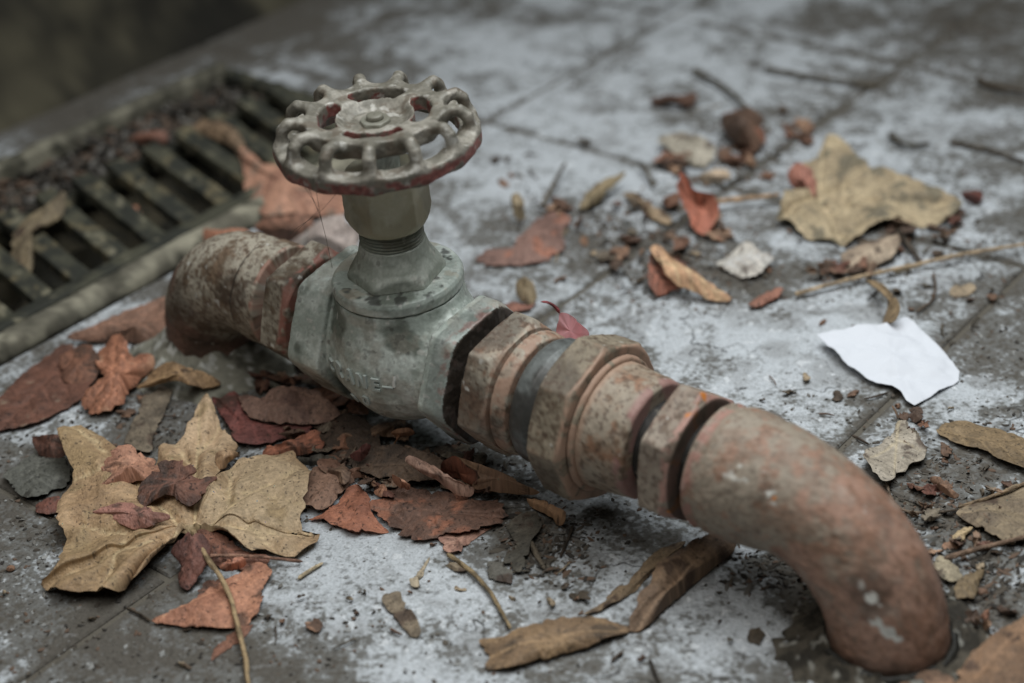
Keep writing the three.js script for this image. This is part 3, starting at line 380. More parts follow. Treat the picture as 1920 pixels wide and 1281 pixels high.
// foot of the dark wall beyond the drain
const wallCol = (x, y, z) => { const a = fbm3(x * 24, y * 24, z * 24, 5), g = 0.8 + 0.4 * n3(x * 500, y * 500, z * 500); let c = mix3(lin([50, 47, 38]), lin([84, 79, 64]), sst(0.42, 0.62, a)); c = mix3(c, lin([28, 26, 21]), sst(0.5, 0.62, fbm3(x * 16 + 5, y * 16, z * 16, 4)) * 0.85); return [c[0] * g, c[1] * g, c[2] * g]; };
const W2 = -0.872;
const wallGeo = grid(150, 60, false, (i, j) => { const s1 = mix(0.1, 1.5, i / 149), v = j / 59; let s2 = W2, y; if (v < 0.85) y = mix(-0.004, 0.6, v / 0.85); else { y = 0.6; s2 = W2 - 0.12 * (v - 0.85) / 0.15; } const p = S(s1, s2, y), e = (fbm3(p.x * 40, p.y * 40, p.z * 40, 4) - 0.5) * 0.008 + (y < 0.02 ? (0.02 - y) * 0.25 : 0); p.addScaledVector(E2, e); return [p.x, p.y, p.z]; }, (i, j, p) => wallCol(...p));
const wall = top('wall', wallGeo, mudMat); tag(wall, 'dark grimy wall foot beyond the drain grate', 'wall');
// mortar heaped round the foot of the left elbow, part of the floor
const heap = grid(130, 36, true, (i, j) => { const th = 2 * Math.PI * i / 130, v = j / 35, w = A0.clone().addScaledVector(AX, -0.063); const r = mix(0.0205, 0.040 + 0.012 * n2(Math.cos(th) * 2 + 5, Math.sin(th) * 2 + 5, 3), v), x = w.x + r * Math.cos(th), z = w.z + r * Math.sin(th); return [x, 0.0145 * Math.pow(1 - v, 1.2) - 0.0008 + (fbm2(x * 160, z * 160, 4, 7) - 0.5) * 0.010 * (1 - v * 0.7), z]; }, (i, j, p) => { const a = fbm3(p[0] * 130, p[1] * 130, p[2] * 130, 4), g = 0.8 + 0.4 * n3(p[0] * 1100, p[1] * 1100, p[2] * 1100); let c = mix3(lin([132, 130, 118]), lin([86, 84, 74]), sst(0.42, 0.58, a)); c = mix3(c, lin([178, 178, 172]), sst(0.60, 0.68, fbm3(p[0] * 240, 3, p[2] * 240, 3))); return [c[0] * g, c[1] * g, c[2] * g]; });
part('mortar_patch', heap, stoneMat, floor);

// dirt and broken mortar banked round the foot of the right elbow
const bank = grid(170, 40, true, (i, j) => { const th = 2 * Math.PI * i / 170, v = j / 39, w = A0.clone().addScaledVector(AX, 0.2905); const r = mix(0.0225, 0.036 + 0.012 * n2(Math.cos(th) * 2 + 9, Math.sin(th) * 2 + 4, 3), v), x = w.x + r * Math.cos(th), z = w.z + r * Math.sin(th); return [x, 0.0052 * Math.pow(1 - v, 1.3) - 0.0009 + (fbm2(x * 230, z * 230, 4, 17) - 0.5) * 0.0062 * (1 - v * 0.7), z]; }, (i, j, p) => { const a = fbm3(p[0] * 170, p[1] * 170, p[2] * 170, 4), g = 0.7 + 0.6 * n3(p[0] * 1100, p[1] * 1100, p[2] * 1100); let c = mix3(lin([78, 72, 62]), lin([46, 42, 35]), sst(0.42, 0.58, a)); c = mix3(c, lin([150, 148, 140]), sst(0.64, 0.72, fbm3(p[0] * 260, 3, p[2] * 260, 3)) * 0.8); return [c[0] * g, c[1] * g, c[2] * g]; });
part('dirt_bank', bank, stoneMat, floor);
// ------------------------------------------------------------------ dead leaves, bark, twigs and paper
const leafDetail = bake(512, (u, v) => { const a = fbm2(u * 26, v * 90, 3, 5), b = fbm2(u * 64, v * 64, 3, 15), g = n2(u * 256, v * 256, 31), s = sst(0.74, 0.82, fbm2(u * 70, v * 70, 2, 41)); const q = Math.max(0, 0.86 + 0.16 * (a - 0.5) + 0.24 * (b - 0.5) + 0.10 * (g - 0.5) - s * 0.30); return [q, q * 0.995, q * 0.985]; }, true);
const leafBump = bake(512, (u, v) => { const a = fbm2(u * 22, v * 70, 3, 5), b = 1 - Math.abs(2 * fbm2(u * 30, v * 30, 3, 55) - 1), g = n2(u * 200, v * 200, 31), q = 0.4 * a + 0.4 * b + 0.2 * g; return [q, q, q]; }, false);
const leafMat = new THREE.MeshStandardMaterial({ vertexColors: true, map: leafDetail, bumpMap: leafBump, bumpScale: 0.0010, roughness: 0.72, side: THREE.DoubleSide });
const paperMat = new THREE.MeshStandardMaterial({ color: new THREE.Color().setRGB(0.70, 0.72, 0.77), roughness: 0.85, bumpMap: leafBump, bumpScale: 0.00012, side: THREE.DoubleSide });
const LIFT = 1.32;   // photo tone to base colour
const L3 = (c, k = LIFT) => { const l = lin(c), g = l[0] * 0.3 + l[1] * 0.59 + l[2] * 0.11; return l.map((v) => Math.min(0.85, mix(v, g, 0.27 * sst(0.5, 0.92, 1 - Math.min(...l) / Math.max(...l))) * k)); };
function polyline(P, N) { const L = P.map((p, i) => p.distanceTo(P[(i + 1) % P.length])), T = L.reduce((a, b) => a + b), out = []; let k = 0, acc = 0; for (let i = 0; i < N; i++) { const d = T * i / N; while (d > acc + L[k]) { acc += L[k]; k++; } out.push(P[k].clone().lerp(P[(k + 1) % P.length], (d - acc) / L[k])); } return out; }
// outline: pixels [x, y, height mm]; ctr: pixel and height the sheet is stretched from
function leafGeo(o) {
  const [zs, zx, zy] = o.z ?? [1, 0, 0], H = o.h ?? 2, sd = o.seed ?? 1;
  const P = o.out.map(([x, y, h], i) => at(zx + x / zs, zy + y / zs, ((h ?? H) + (h === undefined ? (n2(i * 0.9, sd, 3) - 0.3) * (o.vary ?? 2.2) : 0)) / 1000));
  const c = at(zx + o.c[0] / zs, zy + o.c[1] / zs, (o.c[2] ?? H + 1) / 1000);
  const curve = new THREE.CatmullRomCurve3(P, true, 'centripetal'); const per = curve.getLength(), N = Math.max(48, Math.min(220, Math.round(per / (o.res ?? 0.0013)))), M = Math.max(8, Math.min(40, Math.round(per / 5.5 / 0.0016)));
  const E = o.poly ? polyline(P, N) : curve.getSpacedPoints(N).slice(0, N), rag = o.rag ?? 0.0006;
  for (let i = 0; i < N; i++) { const e = E[i], d = e.clone().sub(c).setY(0).normalize(); e.addScaledVector(d, ((fbm2(e.x * 420, e.z * 420, 3, sd) - 0.5) * 3.2 - 2.2 * sst(0.60, 0.74, fbm2(e.x * 300 + 40, e.z * 300, 2, sd + 9))) * rag); }
  const V = (o.veins ?? []).map(([a, b]) => { const p = at(zx + a[0] / zs, zy + a[1] / zs, H / 1000), q = at(zx + b[0] / zs, zy + b[1] / zs, H / 1000); return [p.x, p.z, q.x, q.z]; });
  const pos = [], col = [], uv = [], wr = (o.wrinkle ?? 0.8) / 1000, base = o.base === undefined ? 0.0004 : o.base / 1000, ang = (sd * 1.7) % 6.28, ca = Math.cos(ang), sa = Math.sin(ang);
  if (!o.veins && o.cat !== 'bark' && o.cat !== 'crumb' && !o.mat && o.autoVeins !== false) {   // a midrib along the blade with side veins
    let sx = 0, sz = 0, best = 0, a = 0; for (let q = 0; q < 36; q++) { const t = Math.PI * q / 36, dx = Math.cos(t), dz = Math.sin(t); let lo = 1e9, hi = -1e9; for (const e of E) { const u = e.x * dx + e.z * dz; lo = Math.min(lo, u); hi = Math.max(hi, u); } if (hi - lo > best) { best = hi - lo; a = t; } }
    for (const e of E) { sx += e.x / N; sz += e.z / N; } const dx = Math.cos(a), dz = Math.sin(a), h = best * 0.47; V.push([sx - dx * h, sz - dz * h, sx + dx * h, sz + dz * h]);
    for (let k = -2; k <= 2; k++) for (const w of [-1, 1]) { const t = k * h * 0.36 + w * 0.02 * h, m = best * 0.26, bx = dx * 0.72 - dz * 0.69 * w, bz = dz * 0.72 + dx * 0.69 * w; V.push([sx + dx * t, sz + dz * t, sx + dx * t + bx * m, sz + dz * t + bz * m]); }
  }
  const PT = (o.patch ?? []).map(([x, y, r, c, ph = H]) => { const p = at(zx + x / zs, zy + y / zs, ph / 1000), q = at(zx + (x + r) / zs, zy + y / zs, ph / 1000); return [p.x, p.z, p.distanceTo(q), L3(c)]; });
  const c1 = L3(o.col), c2 = L3(o.col2 ?? o.col.map((v) => v * 0.8)), c3 = L3(o.stain ?? [70, 52, 42]), cv = o.veinCol ? L3(o.veinCol) : c1.map((v) => Math.min(0.8, v * 1.25));
  const vein = (x, z) => { let m = 1; for (const [ax, az, bx, bz] of V) { const dx = bx - ax, dz = bz - az, t = Math.min(1, Math.max(0, ((x - ax) * dx + (z - az) * dz) / (dx * dx + dz * dz))); m = Math.min(m, Math.hypot(x - ax - dx * t, z - az - dz * t) + 0.0005 * t); } return m; };
  const put = (p) => {
    const f1 = fbm3(p.x * 75 + sd * 3, 1, p.z * 75, 4), f2 = fbm3(p.x * 190 + sd, 5, p.z * 190, 3), f3 = fbm3(p.x * 120 + 9, sd, p.z * 120, 4), vd = vein(p.x, p.z);
    let k = mix3(c1, c2, sst(0.38, 0.64, f1 * 0.65 + f2 * 0.35)); for (const [px, pz, r, c] of PT) { const d = Math.hypot(p.x - px, p.z - pz) / r + (f1 - 0.5) * 1.1 + (f2 - 0.5) * 0.5; k = mix3(k, c, sst(1.45, 0.55, d) * 0.85); } k = mix3(k, c3, sst((o.stainAt ?? 0.62), (o.stainAt ?? 0.62) + 0.08, f3) * 0.8);
    if (V.length) k = mix3(k, cv, sst(0.0012, 0.0003, vd) * 0.75);
    const g = 0.9 + 0.2 * n3(p.x * 900, sd, p.z * 900); col.push(k[0] * g, k[1] * g, k[2] * g);
    uv.push((p.x * ca + p.z * sa) / 0.085, (p.z * ca - p.x * sa) / 0.085);
    let y = p.y + (fbm3(p.x * 130, sd, p.z * 130, 3) - 0.5) * wr * 2.6 + (fbm3(p.x * 46, sd + 4, p.z * 46, 2) - 0.5) * wr * 3.4; if (V.length) y -= (o.veinDepth ?? 0.6) / 1000 * Math.exp(-Math.pow(vd / (o.veinWide ?? 0.0016), 2)); 
    pos.push(p.x, Math.max(y, base), p.z);
  };
  const ex = o.exp ?? 1.3; put(c); const t = new THREE.Vector3();
  for (let j = 1; j <= M; j++) { const s = j / M; for (let i = 0; i < N; i++) { t.lerpVectors(c, E[i], s); t.y = c.y + (E[i].y - c.y) * Math.pow(s, ex) + (o.dome ?? 0) / 1000 * Math.sin(Math.PI * s); put(t); } }
  const idx = []; for (let i = 0; i < N; i++) { const a = 1 + i, b = 1 + (i + 1) % N; idx.push(0, b, a); for (let j = 0; j < M - 1; j++) { const p = a + j * N, q = b + j * N, r = p + N, s = q + N; idx.push(p, q, r, q, s, r); } }
  // the sheet has a thickness: an under side 0.3 mm below and a rim
  const n = pos.length / 3, T = o.thick ?? 0.0003; for (let i = 0; i < n; i++) { pos.push(pos[i * 3], Math.max(pos[i * 3 + 1] - T, base - T + 0.0001), pos[i * 3 + 2]); col.push(col[i * 3], col[i * 3 + 1], col[i * 3 + 2]); uv.push(uv[i * 2], uv[i * 2 + 1]); }
  const m = idx.length; for (let k = 0; k < m; k += 3) idx.push(idx[k] + n, idx[k + 2] + n, idx[k + 1] + n);
  const l0 = 1 + (M - 1) * N; for (let i = 0; i < N; i++) { const a = l0 + i, b = l0 + (i + 1) % N; idx.push(a, b, a + n, b, b + n, a + n); }
  const g = new THREE.BufferGeometry(); g.setAttribute('position', new THREE.Float32BufferAttribute(pos, 3)); g.setAttribute('color', new THREE.Float32BufferAttribute(col, 3)); g.setAttribute('uv', new THREE.Float32BufferAttribute(uv, 2)); g.setIndex(idx); g.computeVertexNormals();
  // make the upper side face up
  const nn = g.attributes.normal; let up = 0; for (let i = 0; i < n; i++) up += nn.getY(i); if (up < 0) { const I = g.index.array; for (let k = 0; k < I.length; k += 3) { const q = I[k + 1]; I[k + 1] = I[k + 2]; I[k + 2] = q; } g.computeVertexNormals(); }
  return g;
}
let seedN = 1;
function leaf(name, label, o, parts) {
  o.seed ??= ++seedN; const g = leafGeo(o), mat = o.mat ?? leafMat;
  if (!o.petiole) return tag(top(name, g, mat), label, o.cat ?? 'leaf', o.group);
  const r = new THREE.Group(); r.name = numbered(name); scene.add(r); tag(r, label, o.cat ?? 'leaf', o.group); part('blade', g, mat, r); part('petiole', tube(o.petiole, o.pr ?? 0.9, o.pcol ?? o.col, o.z, o.pr2), leafMat, r); return r;
}
function tube(pts, r, colr, z, r2, o = {}) {   // pts: pixels [x, y, height mm]; r in mm, tapering to r2
  const [zs, zx, zy] = z ?? [1, 0, 0], cv = new THREE.CatmullRomCurve3(pts.map(([x, y, h]) => at(zx + x / zs, zy + y / zs, (h ?? r) / 1000))), L = cv.getLength(), nv = Math.max(8, Math.min(200, Math.round(L / 0.0012))), nu = 9, fr = cv.computeFrenetFrames(nv), c = L3(colr), c2 = c.map((v) => v * 0.5), sd = ++seedN;
  const g = grid(nu, nv + 1, true, (i, j) => { const e = j === 0 || j === nv ? 0.15 : 1, t = j / nv, p = cv.getPointAt(t), a = 2 * Math.PI * i / nu, R = mix(r, r2 ?? r * 0.7, t) / 1000 * e * (0.8 + 0.45 * n2(t * L * 250, i * 0.6, sd)); p.addScaledVector(fr.normals[j], Math.cos(a) * R).addScaledVector(fr.binormals[j], Math.sin(a) * R); if (o.wob) { p.x += (n2(t * L * 120, 3, sd) - 0.5) * 0.002; p.z += (n2(t * L * 120, 8, sd) - 0.5) * 0.002; } p.y = Math.max(p.y, 0.0002); return [p.x, p.y, p.z]; }, (i, j, p) => { const k = sst(0.45, 0.65, fbm3(p[0] * 260, p[1] * 260, p[2] * 260, 3)); return mix3(c, c2, k); });
  const uv = new Float32Array(nu * (nv + 1) * 2); for (let j = 0; j <= nv; j++) for (let i = 0; i < nu; i++) { uv[(j * nu + i) * 2] = i / nu * 0.2; uv[(j * nu + i) * 2 + 1] = j / nv * L / 0.085; } g.setAttribute('uv', new THREE.BufferAttribute(uv, 2)); return g;
}
const twig = (label, pts, r, c, o = {}) => tag(top(o.name ?? 'twig', tube(pts, r, c, o.z, o.r2, o), leafMat), label, o.cat ?? 'twig', o.group);
const ZB = [3.202, 60, 720], ZL = [1.777, 0, 560], ZU = [3.84, 560, 740], ZE = [3.692, 880, 980], ZR = [3.05, 1400, 540], ZT = [3.05, 1380, 220], ZM = [3.05, 860, 200], ZQ = [2.204, 1200, 700], ZG = [1.83, 0, 0], ZV = [3.558, 300, 400], ZH = [2.725, 860, 550];

// --- lowest layer first: leaves lying flat on the floor, left of and under the pipe
leaf('dead_leaf', 'large dark red-brown leaf lying flat beside the drain curb', { z: ZL, h: 2, c: [150, 300, 3], out: [[-60, 360], [0, 330], [60, 265], [150, 190], [220, 150], [260, 165], [300, 205], [325, 250], [310, 290], [280, 330], [230, 360], [150, 400], [80, 420], [0, 440], [-70, 440]], col: [118, 72, 52], col2: [98, 60, 44], stain: [150, 130, 112], stainAt: 0.7 });
leaf('dead_leaf', 'brown curled scrap on the dark red-brown leaf', { z: ZL, h: 5, c: [262, 220, 8], out: [[197, 190, 7], [230, 165, 9], [290, 148, 10], [330, 200, 9], [325, 250, 6], [290, 278, 5], [220, 277, 4], [203, 240, 5]], col: [136, 84, 56], col2: [112, 68, 46] });
leaf('dead_leaf', 'broad dull brown leaf leaning on the drain curb behind the elbow', { z: ZL, h: 5, c: [450, 90, 10], out: [[225, 130, 4], [300, 88, 9], [380, 48, 12], [460, 18, 13], [560, -10, 13], [620, 40, 12], [600, 120, 6], [540, 145, 4], [470, 150, 3], [390, 130, 3], [300, 142, 3]], col: [142, 104, 84], col2: [116, 86, 70] });
leaf('dead_leaf', 'crumpled bright orange-brown leaf standing beside the dark red-brown leaf', { z: ZL, h: 5, c: [395, 250, 12], wrinkle: 2.0, rag: 0.0012, out: [[318, 178, 8], [345, 150, 12], [400, 105, 18], [425, 140, 16], [432, 165, 14], [470, 180, 11], [520, 200, 9], [500, 240, 6], [470, 262, 5], [440, 310, 3], [405, 368, 2], [345, 386, 2], [280, 368, 3], [278, 342, 4], [315, 292, 7], [338, 245, 9], [318, 212, 9]], col: [186, 114, 72], col2: [152, 90, 54], stain: [200, 150, 118], stainAt: 0.64 });
leaf('bark_strip', 'flat grey-brown bark strip between the yellow leaf and cream lobe', { z: ZL, h: 1.4, c: [490, 385, 2.4], cat: 'bark', wrinkle: 0.6, out: [[415, 475], [440, 410], [470, 345], [480, 318], [515, 312], [538, 275], [575, 275], [562, 340], [540, 395], [512, 460], [500, 505], [450, 505]], col: [128, 116, 100], col2: [96, 86, 74] });
leaf('dead_leaf', 'narrow olive-yellow leaf arched at the foot of the elbow', { z: ZL, h: 6, c: [600, 255, 13], out: [[455, 295, 4], [500, 248, 9], [560, 213, 15], [620, 226, 15], [680, 243, 12], [735, 283, 6], [690, 297, 6], [640, 290, 9], [590, 276, 10], [540, 278, 7], [500, 290, 5]], col: [168, 132, 88], col2: [142, 110, 74] });
leaf('dead_leaf', 'flat grey leaf with frayed rim left of the lobed leaf', { z: ZL, h: 1.8, c: [130, 580, 3], out: [[10, 580], [55, 552], [130, 505], [200, 520], [238, 560], [235, 605], [180, 642], [110, 665], [50, 645], [25, 612]], col: [98, 98, 92], col2: [76, 76, 70], stain: [54, 52, 46], stainAt: 0.58 });
leaf('dead_leaf', 'small dark brown curled leaf tucked under the lobed leaf tip', { z: ZL, h: 4, c: [165, 490, 7], out: [[105, 458, 6], [150, 450, 10], [200, 455, 10], [225, 500, 5], [200, 532, 3], [150, 535, 2], [120, 500, 4]], col: [112, 70, 54], col2: [86, 54, 42] });
leaf('dead_leaf', 'reddish scrap half under the lobed leaf left edge', { z: ZL, h: 2, c: [160, 690, 3], out: [[118, 690], [150, 668], [200, 665], [205, 700], [160, 712], [125, 708]], col: [116, 66, 50] });
leaf('dead_leaf', 'deep red-brown leaf under the mauve-grey leaf', { z: ZB, h: 2.2, c: [1300, 260, 4], out: [[1075, 70, 5], [1130, 75, 7], [1200, 35, 8], [1240, 60, 6], [1262, 150, 5], [1340, 215, 5], [1420, 238, 5], [1560, 245, 5], [1680, 240, 5], [1665, 290, 4], [1600, 310], [1500, 325], [1380, 352], [1225, 352], [1185, 265], [1130, 180]], col: [138, 74, 66], col2: [110, 58, 52] });
leaf('dead_leaf', 'mauve-grey leaf with dark rim beside the elbow foot', { z: ZB, h: 6, c: [1520, 140, 11], wrinkle: 1, out: [[1240, 60, 7], [1285, 92, 8], [1350, 92, 9], [1400, 78, 11], [1440, 30, 14], [1550, 8, 15], [1700, 28, 14], [1800, 110, 11], [1845, 185, 8], [1740, 232, 7], [1640, 247, 6], [1480, 242, 6], [1340, 217, 6], [1272, 162, 7]], col: [160, 128, 112], col2: [132, 104, 92], stain: [104, 78, 70], stainAt: 0.66, veins: [[[1245, 70], [1830, 160]]] });
leaf('dead_leaf', 'crumpled orange scrap at the right lobe of the lobed leaf', { z: ZB, h: 4, c: [1580, 365, 8], wrinkle: 2.2, rag: 0.001, out: [[1380, 372, 4], [1440, 338, 7], [1530, 322, 10], [1600, 308, 10], [1700, 285, 9], [1752, 330, 7], [1742, 400, 5], [1650, 422, 4], [1590, 420, 4], [1500, 412, 4], [1400, 415, 3]], col: [176, 98, 58], col2: [140, 74, 42] });
leaf('dead_leaf', 'brown-grey leaf between the lobed leaf and the orange leaf', { z: ZU, h: 3, c: [220, 650, 6], out: [[40, 660], [85, 535, 5], [180, 510, 6], [310, 500, 6], [345, 560, 5], [420, 610, 4], [350, 662], [260, 760], [170, 832], [40, 806], [28, 790]], col: [146, 114, 96], col2: [116, 90, 76], stain: [80, 64, 54], veins: [[[60, 800], [330, 520]]] });
leaf('dead_leaf', 'pointed orange leaf on bare floor under the valve', { z: ZU, h: 2.5, c: [420, 850, 5], out: [[60, 890, 1.5], [180, 832], [270, 770], [350, 680, 5], [420, 640, 5], [470, 690, 5], [512, 745, 4], [522, 840], [580, 900], [655, 972, 1], [480, 972], [350, 966], [290, 937], [230, 926], [160, 892]], col: [190, 112, 72], col2: [160, 90, 56], veins: [[[70, 890], [460, 720]]] });
leaf('dead_leaf', 'large torn dark brown leaf with orange blotches on bare floor', { z: ZU, h: 2.6, c: [960, 840, 4.5], rag: 0.0013, wrinkle: 1.1, out: [[520, 742, 6], [640, 698, 5], [740, 648, 5], [900, 688, 4], [1080, 708, 4], [1250, 730, 4], [1480, 788, 3], [1490, 835], [1535, 890, 1], [1400, 932], [1280, 962], [1150, 992], [1000, 1015], [870, 1032], [740, 1012], [640, 922, 3], [560, 852, 4], [518, 806, 5]], col: [116, 86, 72], col2: [92, 66, 54], stain: [172, 100, 62], stainAt: 0.56 });
leaf('dead_leaf', 'pinkish torn piece under the dark brown leaf', { z: ZU, h: 1.2, c: [1150, 1040, 2], out: [[985, 985], [1100, 975], [1280, 950], [1392, 945], [1300, 1012], [1200, 1082], [1160, 1132], [1090, 1142], [1030, 1102]], col: [190, 146, 128], col2: [150, 112, 98] });
leaf('dead_leaf', 'long dusky brown leaf hidden in the shade under the valve', { z: ZU, h: 5, c: [760, 500, 9], wrinkle: 1.4, out: [[385, 512, 5], [470, 420, 9], [560, 368, 12], [700, 350, 13], [830, 380, 13], [1000, 420, 12], [1150, 520, 9], [1080, 602, 6], [950, 612, 6], [830, 642, 5], [740, 652, 5], [650, 592, 6], [540, 602, 5], [470, 562, 5]], col: [104, 86, 72], col2: [80, 66, 56] });
leaf('dead_leaf', 'dark stacked leaf under the left side of the valve', { z: ZU, h: 3, c: [400, 330, 7], out: [[150, 170, 4], [260, 130, 7], [420, 150, 9], [560, 240, 9], [600, 350, 8], [460, 440, 5], [360, 500, 4], [250, 440, 4], [160, 380, 3]], col: [84, 70, 60], col2: [66, 54, 46] });
leaf('dead_leaf', 'small dark red curled scrap with pale rim under the valve', { z: ZU, h: 11, c: [450, 400, 15], out: [[370, 430, 11], [410, 385, 15], [480, 335, 18], [545, 345, 16], [500, 410, 12], [430, 460, 10]], col: [112, 66, 60], col2: [88, 54, 50] });
leaf('dead_leaf', 'jagged orange-tan leaf tip poking out from under the valve', { z: ZU, h: 14, c: [745, 275, 18], out: [[640, 248, 18], [740, 235, 20], [835, 262, 17], [815, 292, 14], [720, 302, 13], [660, 330, 12], [690, 290, 14]], col: [172, 122, 84], col2: [140, 98, 66] });
leaf('dead_leaf', 'curled dark brown underside inside the folded tan leaf', { z: ZU, h: 12, c: [1150, 560, 13], out: [[1020, 500, 17], [1080, 452, 21], [1130, 438, 22], [1200, 500, 19], [1292, 572, 15], [1262, 645, 10], [1190, 615, 9], [1130, 605, 9], [1050, 560, 11]], col: [134, 70, 36], col2: [100, 50, 26] });
leaf('dead_leaf', 'ribbed mauve leaf edge rolled up under the union nut', { z: ZU, h: 9, c: [1010, 600, 15], wrinkle: 1.3, out: [[768, 490, 16], [790, 455, 18], [850, 462, 18], [960, 512, 17], [1060, 580, 15], [1150, 622, 13], [1262, 680, 8], [1250, 722, 6], [1180, 732, 6], [1080, 692, 8], [980, 612, 11], [880, 562, 13]], col: [182, 148, 132], col2: [152, 120, 106] });
leaf('dead_leaf', 'folded tan leaf pushed under the union nut', { z: ZU, h: 8, c: [1450, 610, 13], out: [[1130, 450, 20], [1300, 488, 19], [1500, 575, 15], [1640, 640, 11], [1742, 690, 8], [1560, 712, 6], [1400, 702, 7], [1240, 657, 9], [1292, 605, 13], [1285, 560, 15], [1210, 500, 18]], col: [158, 124, 96], col2: [130, 100, 78], veins: [[[1260, 640], [1720, 690]]] });
leaf('dead_leaf', 'yellow-tan torn leaf on dusty floor beneath the union nut', { z: ZU, h: 4, c: [1800, 820, 7], out: [[1640, 742, 5], [1750, 748, 7], [1860, 795, 9], [1925, 850, 8], [1915, 925, 4], [1862, 935, 2], [1840, 880, 4], [1780, 850, 4], [1660, 782, 3]], col: [178, 134, 94], col2: [146, 108, 76] });
leaf('bark_flake', 'dark frayed bark strip between orange scrap and brown-grey leaf', { z: ZU, h: 3, c: [180, 465, 6], cat: 'bark', rag: 0.0014, wrinkle: 1.5, out: [[-40, 470, 4], [60, 425, 7], [200, 420, 8], [320, 470, 6], [400, 520, 5], [420, 580, 3], [340, 560, 3], [220, 500, 4], [60, 490, 3]], col: [92, 88, 80], col2: [62, 58, 52] });
leaf('dead_leaf', 'small orange-tan crumb leaf above the dark brown leaf', { z: ZU, h: 6, c: [600, 660, 9], out: [[520, 700, 6], [560, 650, 9], [610, 640, 10], [625, 700, 7], [590, 730, 6]], col: [190, 130, 94] });
leaf('dead_leaf', 'small curled tan scrap beside the mauve rolled leaf', { z: ZU, h: 9, c: [745, 615, 13], out: [[670, 575, 12], [720, 585, 14], [800, 640, 11], [790, 670, 8], [720, 650, 8], [680, 620, 9]], col: [186, 134, 104] });
// --- the big lobed leaf and what lies on it
leaf('dead_leaf', 'crumpled dark brown leaf under the lobed leaf petiole', { z: ZL, h: 4, c: [640, 870, 9], wrinkle: 2, rag: 0.001, out: [[570, 852, 5], [600, 815, 9], [640, 790, 11], [690, 800, 10], [700, 840, 8], [690, 885, 6], [660, 932, 4], [622, 970, 2], [592, 935, 3], [600, 885, 5]], col: [128, 80, 66], col2: [92, 56, 48] });
leaf('dead_leaf', 'rusty brown leaf peeking out under the right lobe', { z: ZL, h: 3, c: [750, 830, 6], out: [[655, 775, 6], [740, 780, 7], [810, 830, 5], [900, 855, 4], [870, 890], [780, 892], [700, 872]], col: [142, 86, 60], col2: [110, 66, 46] });
leaf('dead_leaf', 'little orange roll beside the lobed leaf petiole', { z: ZL, h: 4, c: [775, 884, 8], out: [[733, 885, 5], [760, 868, 8], [810, 864, 9], [818, 884, 6], [770, 908, 4], [735, 905, 4]], col: [186, 116, 84] });
leaf('dead_leaf', 'smooth orange-tan leaf crossed by the lobed leaf petiole', { z: ZL, h: 2.4, c: [740, 1020, 5], out: [[505, 1075, 1.5], [560, 1042], [640, 1006], [720, 955], [770, 925, 4], [820, 892, 4], [870, 875, 4], [905, 908, 4], [882, 962], [862, 1040], [830, 1072], [760, 1100], [700, 1096], [600, 1090]], col: [196, 130, 92], col2: [172, 108, 74], veins: [[[510, 1075], [890, 900]]] });
leaf('dead_leaf', 'brown leaf scrap under the smooth orange-tan leaf', { z: ZL, h: 1, c: [700, 965, 1.6], out: [[650, 1000], [680, 945], [730, 930], [770, 935], [740, 980], [690, 1000]], col: [132, 84, 60] });
leaf('dead_leaf', 'small pointed brown leaf below the smooth orange-tan leaf', { z: ZL, h: 1.6, c: [768, 1130, 2.6], out: [[703, 1202], [712, 1165], [745, 1125], [790, 1095], [842, 1080], [815, 1120], [770, 1160], [725, 1185]], col: [136, 86, 60], col2: [108, 66, 46] });
